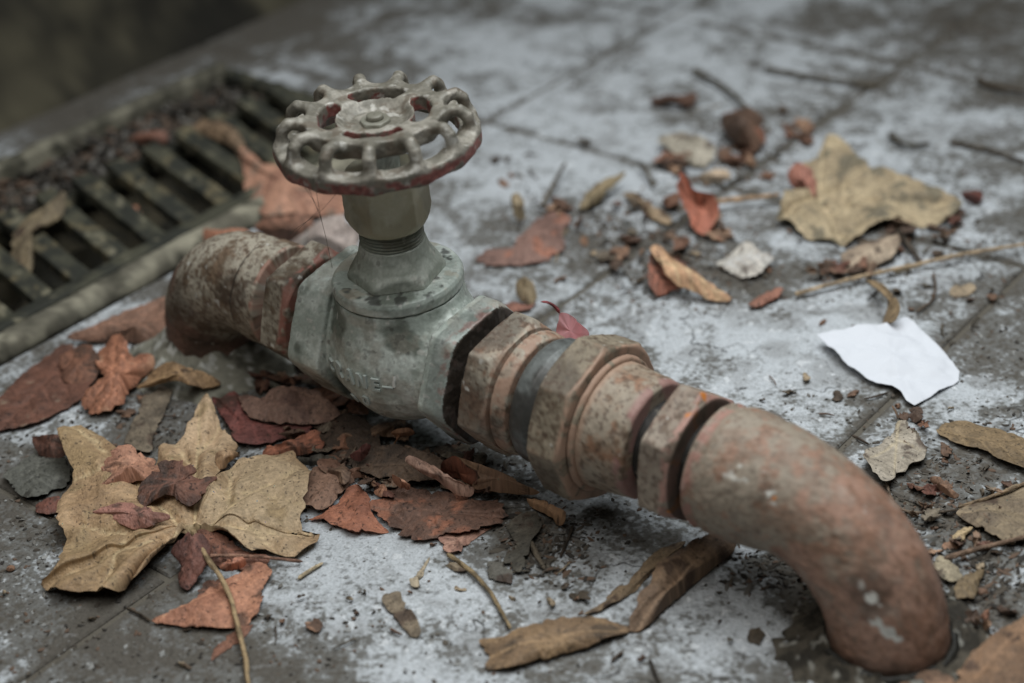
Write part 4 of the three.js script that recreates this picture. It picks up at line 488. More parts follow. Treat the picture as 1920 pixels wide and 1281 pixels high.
leaf('lobed_leaf', 'large tan five-lobed leaf with long petiole on grey floor', { z: ZB, h: 7, c: [962, 840, 6], dome: 3.4, wrinkle: 1.9, exp: 1.1, res: 0.0011, vary: 3, out: [[966, 888, 5], [900, 893, 6], [830, 915, 8], [760, 1005, 8], [690, 1095, 8], [610, 1165, 8], [568, 1215, 4], [545, 1248, 4], [470, 1238, 8], [400, 1232, 9], [360, 1252, 6], [260, 1254, 5], [190, 1240, 7], [130, 1215, 7], [60, 1195, 4], [48, 1170, 6], [110, 1108, 9], [165, 1040, 8], [190, 960, 6], [176, 885, 9], [148, 850, 9], [140, 780, 9], [165, 690, 9], [215, 630, 10], [246, 585, 10], [226, 480, 12], [180, 370, 14], [156, 285, 15], [185, 255, 15], [280, 248, 14], [340, 268, 12], [430, 335, 9], [500, 385, 7], [610, 470, 5], [700, 520, 5], [755, 455, 8], [765, 390, 10], [805, 335, 11], [900, 298, 12], [930, 250, 12], [980, 140, 13], [1028, 38, 14], [1062, 70, 14], [1120, 200, 12], [1200, 320, 10], [1238, 392, 8], [1190, 430, 7], [1120, 490, 6], [1075, 580, 6], [1100, 560, 10], [1165, 490, 13], [1220, 442, 13], [1300, 430, 12], [1390, 412, 11], [1470, 420, 11], [1560, 400, 11], [1592, 432, 10], [1672, 500, 10], [1655, 600, 11], [1628, 740, 10], [1632, 860, 8], [1726, 862, 7], [1640, 990, 4], [1560, 1032, 3], [1460, 992, 5], [1400, 992, 5], [1310, 1012, 5], [1230, 942, 8], [1150, 892, 9], [1060, 872, 8], [990, 882, 6]], col: [184, 152, 116], col2: [158, 126, 90], patch: [[1010, 260, 330, [214, 182, 150], 9], [1370, 660, 420, [190, 168, 138], 11], [320, 1060, 300, [156, 128, 90]], [230, 420, 240, [170, 142, 102], 12]], stain: [158, 134, 98], stainAt: 0.63, veinCol: [206, 184, 146], veinDepth: 2.6, veinWide: 0.0028, veins: [[[965, 885], [60, 1180]], [[965, 885], [170, 275]], [[965, 885], [1030, 50]], [[965, 885], [1665, 510]], [[965, 885], [1715, 865]], [[560, 905], [240, 860]], [[560, 960], [400, 1230]], [[540, 565], [240, 620]], [[440, 480], [300, 260]], [[1180, 730], [1210, 455]], [[1270, 680], [1630, 740]], [[1000, 470], [1140, 260]], [[985, 560], [830, 350]], [[1300, 855], [1500, 1000]]], petiole: [[966, 880, 7], [1000, 950, 8], [1060, 1060, 9], [1130, 1160, 8], [1190, 1281, 6], [1240, 1480, 4], [1280, 1640, 3], [1300, 1830, 2]], pr: 1.15, pcol: [176, 150, 112], cat: 'leaf' });
leaf('dead_leaf', 'crumpled pinkish-brown leaf lying on the lobed leaf', { z: ZB, h: 12, c: [590, 490, 19], wrinkle: 1.6, rag: 0.001, out: [[412, 500, 15], [445, 432, 18], [520, 385, 19], [585, 368, 19], [650, 402, 18], [752, 462, 14], [742, 522, 13], [680, 580, 12], [600, 592, 12], [520, 590, 13], [424, 606, 13], [440, 545, 14]], col: [194, 136, 106], col2: [166, 112, 86] });
leaf('dead_leaf', 'dark brown torn leaf lying in the middle of the lobed leaf', { z: ZB, h: 12, c: [850, 590, 15], wrinkle: 1.8, rag: 0.0014, out: [[730, 515, 15], [800, 456, 17], [900, 466, 17], [1002, 496, 15], [952, 542, 14], [1105, 552, 14], [1062, 622, 12], [980, 690, 11], [930, 722, 10], [860, 690, 11], [760, 692, 11], [650, 742, 10], [635, 690, 11], [642, 620, 12], [690, 570, 14]], col: [128, 84, 66], col2: [92, 64, 54], stain: [76, 62, 56], stainAt: 0.54 });
leaf('dead_leaf', 'pointed mauve-brown leaf lying low on the lobed leaf', { z: ZB, h: 10, c: [640, 780, 14], out: [[340, 768, 10], [410, 742, 12], [520, 702, 14], [640, 710, 15], [760, 760, 14], [832, 792, 12], [790, 822, 11], [690, 852, 10], [560, 852, 10], [500, 822, 10], [430, 785, 10]], col: [168, 118, 104], col2: [136, 94, 82], veins: [[[345, 768], [825, 792]]] });
leaf('dead_leaf', 'small tan curled flap at the foot of the cream lobe', { z: ZB, h: 11, c: [1165, 450, 15], out: [[1100, 450, 13], [1130, 405, 16], [1200, 395, 16], [1240, 415, 13], [1190, 460, 12], [1150, 520, 10], [1120, 515, 10]], col: [190, 152, 116] });
// --- long narrow leaves in front of the pipe
leaf('narrow_leaf', 'long narrow brown leaf with torn blunt end on the floor', { z: ZE, h: 2, c: [560, 840, 4], dome: 1.5, out: [[75, 820, 1.5], [200, 792], [400, 722], [600, 662], [750, 650], [900, 662], [1030, 702], [1122, 742, 1], [1060, 772], [950, 802], [820, 862], [650, 912], [480, 952], [250, 1002], [108, 1002, 1], [125, 930, 1.5], [110, 880, 1.5]], col: [152, 122, 86], col2: [126, 100, 72], stain: [78, 64, 50], stainAt: 0.60, veins: [[[90, 930], [1110, 740]]] });
leaf('narrow_leaf', 'thin curved brown leaf running under the pipe', { z: ZE, h: 1.4, c: [1130, 420, 3], out: [[790, 640, 1], [900, 560], [1000, 460], [1150, 350], [1230, 250], [1320, 190], [1500, 130], [1420, 205], [1340, 265], [1265, 335], [1190, 425], [1080, 502], [950, 572], [860, 632, 1]], col: [136, 116, 92], col2: [110, 92, 72] });
leaf('narrow_leaf', 'broad curled brown leaf leaning into the shade of the elbow', { z: ZE, h: 4, c: [1430, 420, 7], dome: 2.5, out: [[1112, 742, 1.5], [1112, 680, 4], [1150, 560, 6], [1230, 430, 8], [1330, 270, 9], [1400, 222, 9], [1560, 110, 8], [1680, 80, 7], [1850, 100, 5], [1830, 190, 3], [1700, 300, 2], [1600, 380, 1.5], [1500, 470, 1.5], [1350, 600, 1.5], [1230, 720, 1.5], [1160, 755, 1]], col: [150, 124, 100], col2: [122, 100, 82], veins: [[[1130, 740], [1750, 150]]] });
leaf('bark_flake', 'short grey-tan bark chip with squared end on pale floor', { z: [2.459, 560, 760], h: 1.2, c: [460, 950, 2], cat: 'bark', out: [[382, 890], [460, 852], [480, 900], [545, 980], [560, 1060], [520, 1065], [450, 985]], col: [132, 118, 100] });
leaf('leaf_crumb', 'pale pointed leaf scrap on pale floor below the dark brown leaf', { z: [2.459, 560, 760], h: 1, c: [548, 790, 2], out: [[512, 815], [540, 770], [605, 695], [580, 760], [545, 845], [525, 840]], col: [170, 156, 134] });
leaf('bark_flake', 'cracked grey mud flake beside the union nut', { z: [2.459, 560, 760], h: 1.4, c: [1030, 690, 2.6], cat: 'bark', rag: 0.001, out: [[960, 560], [1010, 510], [1090, 490], [1120, 560], [1070, 640], [1060, 700], [1020, 775], [950, 710], [1000, 640]], col: [104, 98, 88], col2: [76, 72, 64] });
leaf('bark_flake', 'angular grey flake below the cracked mud flake', { z: [2.459, 560, 760], h: 1.1, c: [920, 775, 2], cat: 'bark', rag: 0.001, out: [[870, 735], [930, 725], [985, 770], [980, 820], [930, 815], [885, 790]], col: [122, 118, 110] });
// --- right side: litter beyond the pipe
leaf('lobed_leaf', 'big blotched tan lobed leaf lying on the far floor', { z: ZT, h: 6, c: [480, 440, 5], dome: 1.5, wrinkle: 2.2, exp: 1.0, res: 0.0011, out: [[235, 572, 6], [250, 500, 10], [300, 420, 10], [360, 420, 8], [440, 470, 3], [450, 440, 5], [425, 340, 8], [380, 262, 11], [440, 240, 12], [500, 130, 18], [520, 82, 20], [570, 98, 19], [640, 150, 17], [720, 230, 14], [800, 282, 12], [900, 290, 12], [935, 335, 11], [1050, 370, 10], [1160, 410, 9], [1220, 450, 8], [1295, 492, 6], [1240, 560, 4], [1130, 602, 3], [1020, 602, 4], [940, 577, 6], [900, 602, 4], [830, 622, 4], [750, 642, 4], [700, 692, 3], [620, 716, 3], [540, 682, 5], [460, 672, 5], [370, 652, 5], [330, 602, 7], [270, 594, 5]], col: [186, 168, 138], col2: [164, 147, 120], stain: [110, 104, 88], stainAt: 0.56, veinDepth: 2.4, veinWide: 0.0026, veins: [[[470, 440], [520, 95]], [[470, 440], [1280, 490]], [[470, 440], [900, 300]], [[470, 440], [620, 700]], [[470, 440], [250, 560]]] });
leaf('dead_leaf', 'salmon-brown curled scrap in the notch of the blotched leaf', { z: ZT, h: 7, c: [375, 345, 14], out: [[303, 300, 12], [345, 262, 16], [400, 272, 17], [455, 330, 13], [445, 460, 5], [390, 415, 6], [310, 402, 7]], col: [184, 122, 102], col2: [150, 90, 72] });
leaf('dead_leaf', 'small pale brown half leaf beside the long straw', { z: ZT, h: 4, c: [770, 780, 7], out: [[598, 802, 4], [680, 742, 6], [800, 692, 8], [922, 665, 8], [935, 735, 5], [880, 812, 4], [800, 842, 3], [660, 892, 2]], col: [182, 164, 144], col2: [156, 138, 120] });
leaf('dead_leaf', 'pale grey-white leaf with a fine point on the floor', { z: ZM, h: 4, c: [1640, 870, 8], out: [[1478, 892, 3], [1560, 832, 7], [1647, 770, 10], [1720, 810, 9], [1800, 850, 6], [1740, 930, 5], [1690, 965, 4], [1600, 965, 3], [1545, 935, 3]], col: [214, 206, 198], col2: [190, 182, 174] });
leaf('dead_leaf', 'upright orange leaf standing among dark litter', { z: ZM, h: 8, c: [1380, 570, 11], out: [[1243, 430, 24], [1275, 368, 28], [1312, 402, 26], [1342, 462, 22], [1400, 490, 20], [1462, 512, 18], [1492, 572, 14], [1470, 662, 7], [1400, 727, 3], [1330, 692, 4], [1322, 642, 7], [1282, 562, 13], [1255, 490, 19]], col: [186, 98, 62], col2: [158, 80, 50], stain: [196, 140, 116], stainAt: 0.66 });
{ const r = new THREE.Group(); r.name = numbered('folded_leaf'); scene.add(r); tag(r, 'folded leaf with light tan flap bent over its orange-brown side', 'leaf');
  part('orange_side', leafGeo({ z: ZM, seed: 301, h: 6, c: [1150, 960, 8], out: [[1072, 905, 12], [1100, 808, 18], [1150, 860, 17], [1190, 960, 12], [1290, 1045, 4], [1210, 1062, 2], [1140, 1092, 1], [1100, 1052, 4]], col: [174, 100, 70], col2: [140, 78, 52] }), leafMat, r);
  part('tan_flap', leafGeo({ z: ZM, seed: 302, h: 7, c: [1290, 960, 13], out: [[1098, 806, 19], [1140, 788, 20], [1210, 858, 17], [1330, 938, 13], [1450, 1008, 9], [1565, 1092, 3], [1450, 1104, 3], [1330, 1054, 6], [1250, 1022, 8], [1192, 962, 12], [1160, 900, 15]], col: [206, 160, 120], col2: [186, 140, 102] }), leafMat, r); }
leaf('dead_leaf', 'flattened dull brown leaf with orange tip on pale floor', { z: ZM, h: 2, c: [440, 790, 5], rag: 0.0012, out: [[108, 872, 1.5], [190, 812], [290, 812], [340, 740, 4], [400, 692, 5], [450, 640, 5], [540, 602, 4], [645, 640], [592, 722], [612, 802], [540, 852], [460, 882], [300, 897], [150, 897]], col: [138, 108, 98], col2: [112, 86, 78], stain: [176, 104, 70], stainAt: 0.62 });
leaf('dead_leaf', 'small tan piece standing behind the dull brown leaf', { z: ZM, h: 6, c: [335, 560, 12], out: [[300, 500, 17], [345, 485, 18], [375, 540, 13], [385, 620, 4], [330, 640, 3], [305, 580, 9]], col: [168, 152, 126] });
leaf('dead_leaf', 'narrow olive leaf beyond the dull brown leaf', { z: ZM, h: 5, c: [800, 490, 9], out: [[690, 585, 3], [720, 510, 6], [780, 440, 9], [880, 395, 10], [955, 368, 9], [900, 440, 7], [840, 500, 6], [770, 555, 4]], col: [150, 134, 106] });
leaf('bark_flake', 'rough tan bark chip among the brown crumbs', { z: ZM, h: 3, c: [1090, 570, 6], cat: 'bark', out: [[940, 490, 5], [985, 478, 6], [1080, 540, 7], [1215, 625, 4], [1205, 665, 3], [1120, 640, 3], [1020, 560, 3]], col: [160, 138, 112] });
leaf('dead_leaf', 'small tan leaf end behind the rusty hex nut', { z: ZM, h: 4, c: [395, 1045, 9], out: [[325, 1010, 9], [380, 965, 14], [430, 1010, 10], [450, 1085, 4], [400, 1130, 3], [340, 1095, 4]], col: [162, 144, 116] });
leaf('dead_leaf', 'salmon-brown scrap behind the rusty hex nut', { z: ZM, h: 2, c: [340, 1130, 4], out: [[255, 1142], [310, 1112], [380, 1112], [435, 1098], [415, 1145], [340, 1168], [290, 1175]], col: [160, 108, 90] });
leaf('dead_leaf', 'dark rotten clump of leaf at the end of a dark twig', { z: [1.882, 900, 0], h: 6, c: [930, 460, 14], wrinkle: 2.5, rag: 0.002, out: [[850, 425, 9], [890, 395, 14], [950, 392, 15], [1000, 430, 11], [1010, 490, 6], [970, 535, 3], [910, 515, 4], [860, 475, 6]], col: [104, 78, 62], col2: [70, 54, 44], stain: [164, 98, 66], stainAt: 0.58 });
leaf('bark_flake', 'small dark red-brown bark bit alone on the far floor', { z: [1.882, 900, 0], h: 3, c: [685, 358, 7], cat: 'bark', rag: 0.001, out: [[600, 350, 4], [640, 335, 6], [700, 345, 7], [755, 328, 6], [765, 345, 4], [745, 380, 2], [680, 375, 2], [615, 368, 2]], col: [110, 78, 62] });
leaf('dead_leaf', 'pale grey leaf beside the rotten clump on far floor', { z: ZM, h: 4, c: [1330, 220, 8], out: [[1140, 190, 6], [1200, 150, 8], [1330, 150, 9], [1450, 200, 8], [1460, 280, 4], [1380, 350, 2], [1270, 300, 3], [1200, 230, 5]], col: [176, 168, 154], col2: [140, 132, 118] });
leaf('bark_flake', 'pale tan peg of bark behind the upright orange leaf', { z: ZM, h: 6, c: [1470, 395, 10], cat: 'bark', out: [[1378, 395, 8], [1440, 370, 11], [1530, 355, 11], [1560, 395, 8], [1500, 425, 5], [1390, 432, 4]], col: [196, 174, 150] });
leaf('dead_leaf', 'small deep red crumb at the tip of the blotched leaf', { z: ZT, h: 3, c: [1350, 450, 7], out: [[1290, 425, 6], [1340, 420, 8], [1405, 412, 7], [1410, 460, 4], [1370, 490, 2], [1310, 465, 3]], col: [118, 66, 56] });
leaf('dead_leaf', 'rust coloured scrap at the end of the long straw', { z: ZT, h: 2, c: [180, 1030, 4], out: [[70, 1080], [110, 1030], [200, 995], [265, 975], [262, 1010], [200, 1050], [120, 1085]], col: [164, 108, 86] });
leaf('narrow_leaf', 'olive-brown leaf curled on edge behind the white paper', { z: ZT, h: 5, c: [885, 1060, 13], out: [[738, 930, 5], [780, 925, 7], [835, 945, 11], [890, 1005, 15], [940, 1085, 16], [925, 1145, 12], [840, 1175, 3], [860, 1110, 5], [865, 1050, 7], [845, 990, 7], [790, 950, 5]], col: [150, 128, 98], col2: [122, 102, 76] });
leaf('paper_scrap', 'torn white paper scrap lying on the floor', { z: ZR, h: 4.5, vary: 0, c: [840, 380, 6.5], cat: 'paper', poly: true, res: 0.0008, mat: paperMat, wrinkle: 1.1, rag: 0.0001, exp: 1, thick: 0.0002, veinDepth: 0.9, veinWide: 0.004, veins: [[[640, 505], [1190, 505]]], out: [[400, 265, 6], [480, 248, 7], [560, 240, 7], [640, 205, 8], [760, 195, 8], [840, 170, 7], [925, 150, 6], [970, 215, 5], [1050, 290, 4], [1150, 390, 3], [1222, 470, 2.5], [1215, 522, 2], [1100, 590, 2], [960, 672, 2], [915, 645, 3], [885, 595, 4], [830, 545, 4.5], [700, 510, 4.5], [560, 420, 5], [480, 340, 6]], col: [255, 255, 255] });
leaf('dead_leaf', 'pale grey-tan leaf with split blade beside the elbow', { z: ZR, h: 4, c: [850, 930, 6], wrinkle: 0.8, out: [[663, 937, 6], [760, 882, 6], [835, 830, 5], [868, 752, 3], [905, 762, 4], [960, 822, 5], [1000, 882, 5], [1028, 922, 4], [1000, 992, 4], [935, 1000, 4], [905, 1042, 4], [862, 1045, 4], [845, 1092, 5], [790, 1107, 5], [738, 1062, 6], [690, 1002, 6]], col: [176, 166, 152], col2: [156, 146, 132], veinCol: [190, 176, 150], veins: [[[868, 740], [842, 1080]], [[850, 900], [700, 990]], [[850, 880], [990, 940]]], petiole: [[868, 750, 3], [856, 715, 4], [832, 672, 5]], pr: 0.6, pcol: [140, 110, 84] });
leaf('narrow_leaf', 'broad olive-brown leaf flat on grey floor below the paper', { z: ZR, h: 2, c: [1420, 880, 4], out: [[1090, 832], [1190, 757], [1350, 782], [1500, 822], [1640, 880], [1760, 960], [1680, 1050], [1540, 1022], [1450, 992], [1350, 932], [1200, 882]], col: [134, 112, 82], col2: [108, 90, 66], stain: [150, 128, 98] });
leaf('dead_leaf', 'grey-brown leaf right of the elbow with a dry stalk', { z: ZQ, h: 3, c: [1480, 590, 5], out: [[1310, 567], [1380, 530], [1450, 500], [1587, 448], [1660, 500], [1645, 640], [1540, 702], [1470, 682], [1365, 622]], col: [138, 122, 100], col2: [112, 98, 82], veins: [[[1320, 570], [1640, 590]]] });
leaf('dead_leaf', 'large brown leaf in the dim corner beside the floor sleeve', { z: ZQ, h: 4, c: [1520, 1200, 8], out: [[1300, 1290], [1335, 1200], [1400, 1130, 6], [1500, 1052, 7], [1587, 1000, 7], [1720, 990, 6], [1760, 1350, 4], [1340, 1370, 4]], col: [148, 112, 80], col2: [120, 90, 64], veins: [[[1380, 1270], [1640, 1020]], [[1480, 1180], [1620, 1200]]] });
leaf('dead_leaf', 'brown leaf end in front of the floor sleeve', { z: ZQ, h: 3, c: [1190, 1290, 5], out: [[1060, 1290], [1130, 1240, 5], [1200, 1222, 6], [1290, 1250, 5], [1300, 1320], [1080, 1340]], col: [140, 106, 80] });
leaf('dead_leaf', 'dull olive scrap between the elbow and corner leaf', { z: ZQ, h: 2, c: [1370, 870, 4], out: [[1300, 905], [1325, 850], [1380, 818], [1425, 800], [1400, 880], [1375, 940], [1312, 935]], col: [120, 102, 76] });
leaf('leaf_crumb', 'pale tan four-sided crumb beside the grey-brown leaf', { z: ZQ, h: 2, c: [1330, 660, 4], out: [[1293, 682], [1340, 630], [1372, 628], [1355, 660], [1318, 700]], col: [176, 154, 120] });
leaf('leaf_crumb', 'pale grey torn leaf piece right of the elbow', { z: ZQ, h: 2, c: [1260, 800, 4], out: [[1200, 790], [1240, 760], [1300, 790], [1335, 845], [1280, 860], [1230, 830]], col: [160, 148, 126] });
leaf('bark_flake', 'small brown bark roll on pale patch beside the elbow', { z: ZR, h: 3, c: [1130, 1130, 6], cat: 'bark', out: [[1045, 1085, 4], [1085, 1072, 6], [1180, 1130, 6], [1220, 1180, 4], [1200, 1195, 3], [1130, 1165, 3]], col: [150, 112, 86] });
// --- on and behind the grate
leaf('dead_leaf', 'drab tan leaf hanging over the grate slats', { z: ZG, h: 18, c: [110, 790, 20], out: [[35, 880, 10], [45, 800, 18], [100, 742, 22], [180, 690, 25], [222, 660, 25], [215, 740, 18], [150, 782, 17], [95, 792, 17], [112, 870, 10], [100, 935, 8], [40, 942, 6]], col: [132, 118, 94], col2: [106, 94, 76] });
leaf('dead_leaf', 'large peach-brown leaf at the end of the grate below the handwheel', { z: [1, 0, 0], h: 8, c: [540, 350, 14], out: [[420, 240, 13], [445, 270, 15], [465, 300, 15], [520, 308, 14], [575, 320, 12], [640, 352, 8], [648, 400, 5], [600, 405, 4], [545, 400, 5], [500, 408, 4], [462, 372, 7], [455, 310, 11]], col: [188, 138, 112], col2: [158, 110, 88], stain: [128, 112, 98] });
leaf('dead_leaf', 'orange-brown leaf end resting on the elbow shoulder and curb', { z: ZG, h: 12, c: [765, 808, 17], out: [[697, 790, 14], [760, 782, 18], [845, 785, 18], [870, 815, 14], [780, 825, 12], [715, 842, 9]], col: [176, 112, 78], col2: [140, 86, 58] });
leaf('dead_leaf', 'rolled brown leaf between the elbow and the peach-brown leaf', { z: [1, 0, 0], h: 6, c: [535, 425, 15], wrinkle: 2, out: [[478, 428, 7], [495, 410, 12], [535, 400, 16], [575, 402, 14], [592, 425, 8], [570, 445, 4], [520, 448, 4]], col: [150, 102, 78], col2: [110, 76, 58] });
leaf('dead_leaf', 'pale grey-pink leaf with dark specks behind the bonnet', { z: ZV, h: 10, c: [1090, 150, 16], out: [[840, 200, 5], [900, 170, 9], [960, 120, 14], [1100, 30, 22], [1230, 5, 24], [1255, 60, 21], [1332, 120, 16], [1336, 190, 12], [1292, 252, 9], [1242, 282, 6], [1150, 270, 5], [1000, 240, 4], [880, 240, 3]], col: [200, 186, 180], col2: [178, 164, 158], stain: [60, 52, 48], stainAt: 0.72, veins: [[[870, 215], [1250, 70]]] });
leaf('leaf_crumb', 'small orange leaf bit lying between two grate slats', { z: ZG, h: 8, base: 2, c: [462, 725, 10], out: [[435, 712], [470, 708], [482, 735], [460, 748]], col: [176, 116, 82] });
leaf('dead_leaf', 'rusty brown leaf in the dirt behind the grate slats', { z: ZG, h: 14, c: [510, 465, 18], out: [[445, 465, 14], [500, 445, 18], [570, 450, 18], [575, 478, 14], [500, 490, 12]], col: [140, 92, 72] });
leaf('dead_leaf', 'muddy brown leaf strip over the far end of the grate', { z: ZG, h: 16, c: [760, 440, 20], out: [[640, 440, 14], [700, 400, 18], [770, 420, 20], [830, 470, 18], [850, 540, 12], [790, 500, 14], [720, 470, 14]], col: [136, 112, 88] });
// the pink leaf caught on the pipe
const pinkMat = new THREE.MeshPhysicalMaterial({ vertexColors: true, roughness: 0.9, transmission: 0.4, thickness: 0, side: THREE.DoubleSide });
leaf('pink_leaf', 'small pink leaf with curved red stalk caught behind the packing ring', { z: ZH, mat: pinkMat, thick: 0.00012, base: -50, wrinkle: 0.5, rag: 0.0002, res: 0.0006, c: [572, 190, 62], out: [[512, 100, 69], [528, 96, 69.5], [575, 112, 68], [625, 155, 66], [668, 207, 63], [640, 235, 60], [590, 262, 57], [545, 262, 56], [500, 238, 57.5], [498, 190, 61], [506, 140, 66]], col: [244, 172, 176], col2: [234, 150, 156], veinCol: [150, 80, 90], veins: [[[515, 100], [600, 250]]], petiole: [[516, 104, 69], [506, 85, 70.5], [480, 60, 73], [450, 46, 74.5], [418, 44, 75]], pr: 0.75, pr2: 0.45, pcol: [166, 60, 66] });

// --- twigs, straws, stalks
twig('long pale straw lying slantwise across the floor beyond the paper', [[1490, 552, 3], [1600, 522, 4], [1700, 500, 4], [1800, 478, 5], [1960, 452, 6]], 1.1, [190, 166, 136], { name: 'straw', cat: 'straw' });
twig('short pale straw lying beside the long straw', [[1675, 510, 2], [1730, 497, 3]], 1.1, [206, 188, 158], { name: 'straw', cat: 'straw' });
twig('tan straw between the upright orange leaf and blotched leaf', [[1342, 378, 6], [1400, 372, 6], [1462, 364, 7]], 1.5, [190, 156, 122], { name: 'straw', cat: 'straw' });
twig('dark twig leading to the rotten leaf clump', [[1300, 130, 4], [1340, 152, 4], [1378, 178, 5], [1412, 212, 8]], 1.6, [92, 84, 70], { wob: 1 });
twig('dark straight twig along the joint on the far floor', [[1436, 128, 3], [1500, 140, 3], [1580, 152, 3], [1650, 162, 2]], 1.6, [92, 84, 70], { wob: 1 });
twig('dark bent twig at the far right joint', [[1832, 145, 3], [1860, 160, 3], [1925, 172, 4]], 1.8, [80, 70, 58], { wob: 1 });
twig('thin dark twig right of the blotched leaf', [[1780, 266, 2], [1850, 280, 2], [1925, 304, 2]], 1.4, [96, 86, 74]);
twig('dark forked twig above the blotched leaf', [[1665, 250, 3], [1690, 268, 4], [1715, 272, 3], [1745, 268, 3]], 1.5, [80, 74, 62], { wob: 1 });
twig('dark stalk leaning from the blotched leaf to the straw', [[1685, 432, 4], [1705, 460, 4], [1728, 492, 3]], 1.3, [88, 78, 68]);
twig('bent thin stalk below the long straw', [[1750, 512, 2], [1754, 540, 3], [1748, 562, 2], [1718, 585, 2]], 0.7, [110, 92, 76]);
twig('dark stick behind the dull brown leaf', [[1018, 385, 4], [1038, 345, 7], [1060, 305, 9]], 1.3, [110, 102, 90]);
twig('short curved dark stick left of the upright orange leaf', [[1198, 306, 6], [1215, 325, 5], [1226, 350, 3]], 1.4, [98, 90, 78]);
twig('pale slender stalk lying in front of the dark brown leaf', [[838, 1038, 2], [872, 1062, 2], [915, 1105, 2], [958, 1180, 1.5]], 0.95, [156, 134, 98]);
twig('thin brown stalk crossing the lobed leaf petiole', [[340, 1045, 5], [400, 1042, 6], [480, 1044, 5], [568, 1053, 2]], 0.85, [170, 126, 104]);
twig('tiny pale splinter on the floor right of the lobed leaf', [[558, 1086, 1], [580, 1070, 1.5], [606, 1055, 1]], 0.8, [206, 188, 156], { name: 'splinter', cat: 'splinter' });
twig('dark thin twig left of the smooth orange-tan leaf', [[236, 1140, 1], [262, 1152, 1], [284, 1166, 1]], 0.6, [84, 72, 58]);
twig('dry stalk of the grey-brown leaf right of the elbow', [[1795, 952, 3], [1850, 935, 4], [1925, 905, 5]], 0.9, [156, 132, 104]);
twig('brown stick running to the right beside the elbow', [[1770, 1048, 3], [1840, 1028, 4], [1930, 1005, 5]], 1.1, [134, 108, 88]);
twig('dark little stick in front of the narrow brown leaf', [[1218, 1236, 1], [1228, 1262, 1], [1240, 1290, 1]], 0.8, [64, 56, 46]);
twig('thin stalk from the split leaf to the elbow', [[1662, 902, 2], [1670, 930, 2], [1690, 955, 2], [1740, 962, 2], [1800, 955, 2]], 0.6, [124, 108, 92]);
twig('small dark stick under the union nut beside the mud flake', [[1075, 985, 1], [1064, 1015, 1], [1050, 1045, 1]], 0.7, [70, 60, 50]);
twig('grey stick leaning on the cracked mud flake', [[992, 1010, 2], [1006, 1040, 2], [1022, 1068, 1]], 1.2, [104, 94, 80]);
// --- torn fragments matted together in two drifts
const rf = rng(313), fragCols = [[118, 84, 66], [96, 74, 62], [150, 100, 72], [132, 108, 90], [82, 66, 56], [160, 128, 104], [108, 66, 52], [124, 114, 100]];
function drift(n, spots, size, hmax, label, group) {
  for (let k = 0; k < n; k++) {
    const [sx, sy, rx, ry] = spots[k % spots.length], x = sx + (rf() + rf() - 1) * rx, y = sy + (rf() + rf() - 1) * ry, m = 6 + (rf() * 4 | 0), a0 = rf() * 6.28, L = size * (0.45 + rf() * 0.9), W = L * (0.35 + rf() * 0.5), out = [], h = 1 + rf() * hmax;
    for (let i = 0; i < m; i++) { const t = 2 * Math.PI * i / m, u = Math.cos(t) * L * (0.6 + 0.7 * rf()), v = Math.sin(t) * W * (0.6 + 0.7 * rf()); out.push([x + u * Math.cos(a0) - v * Math.sin(a0), y + (u * Math.sin(a0) + v * Math.cos(a0)) * 0.62, Math.max(0.5, h + (rf() - 0.4) * 7)]); }
    leaf('leaf_fragment', label, { out, c: [x, y, h + rf() * 4], h, poly: true, res: 0.0010, rag: 0.0008, wrinkle: 1.3, col: fragCols[rf() * 8 | 0], col2: fragCols[rf() * 8 | 0], cat: 'leaf', group });
  }
}
drift(72, [[560, 820, 60, 40], [600, 740, 60, 40], [700, 820, 70, 30], [860, 860, 60, 30], [640, 860, 80, 40], [720, 850, 90, 40], [820, 880, 90, 40], [900, 900, 60, 30], [520, 700, 60, 40], [620, 770, 60, 40], [680, 900, 80, 40], [300, 900, 40, 30]], 30, 5, 'torn brown leaf fragment matted with others under the valve', 'leaf fragments matted under the valve');
drift(64, [[1230, 440, 70, 50], [1190, 390, 80, 40], [1290, 500, 80, 40], [1400, 300, 70, 40], [1350, 430, 60, 40], [1040, 400, 60, 30], [1150, 480, 60, 30], [1480, 250, 60, 30], [1250, 300, 60, 30], [1700, 450, 80, 40], [1560, 500, 80, 30], [1790, 420, 50, 40]], 22, 3, 'small torn leaf fragment in the litter drift beyond the pipe', 'leaf fragments in the litter drift');
drift(26, [[1740, 930, 60, 50], [1800, 1020, 60, 50], [1860, 950, 60, 60], [1720, 800, 50, 40], [1840, 1140, 60, 50]], 20, 2, 'small torn leaf fragment on the grimy floor right of the elbow', 'leaf fragments right of the elbow');
// --- crumbs too alike to tell apart but for their place
const rc = rng(77), crumbCols = [[120, 92, 74], [96, 84, 70], [150, 112, 86], [108, 100, 88], [168, 150, 126], [84, 70, 58]];
const crumbSpots = [[960, 330, 60, 40], [1180, 300, 120, 60], [1170, 470, 120, 60], [1280, 470, 90, 60], [1350, 300, 70, 50], [1480, 470, 90, 50], [1650, 560, 110, 50], [1780, 560, 90, 60], [1740, 930, 90, 70], [1830, 820, 80, 60], [1820, 1050, 80, 60], [820, 1080, 160, 60], [1020, 1080, 70, 60], [680, 1160, 180, 80], [520, 1200, 180, 60], [1300, 1180, 150, 60], [1000, 1150, 150, 80], [1480, 720, 90, 60], [1650, 790, 60, 60], [90, 1120, 120, 100], [250, 740, 60, 50], [1440, 240, 120, 40], [1700, 420, 100, 60], [1080, 470, 90, 50], [1250, 420, 80, 50], [330, 660, 40, 20]];
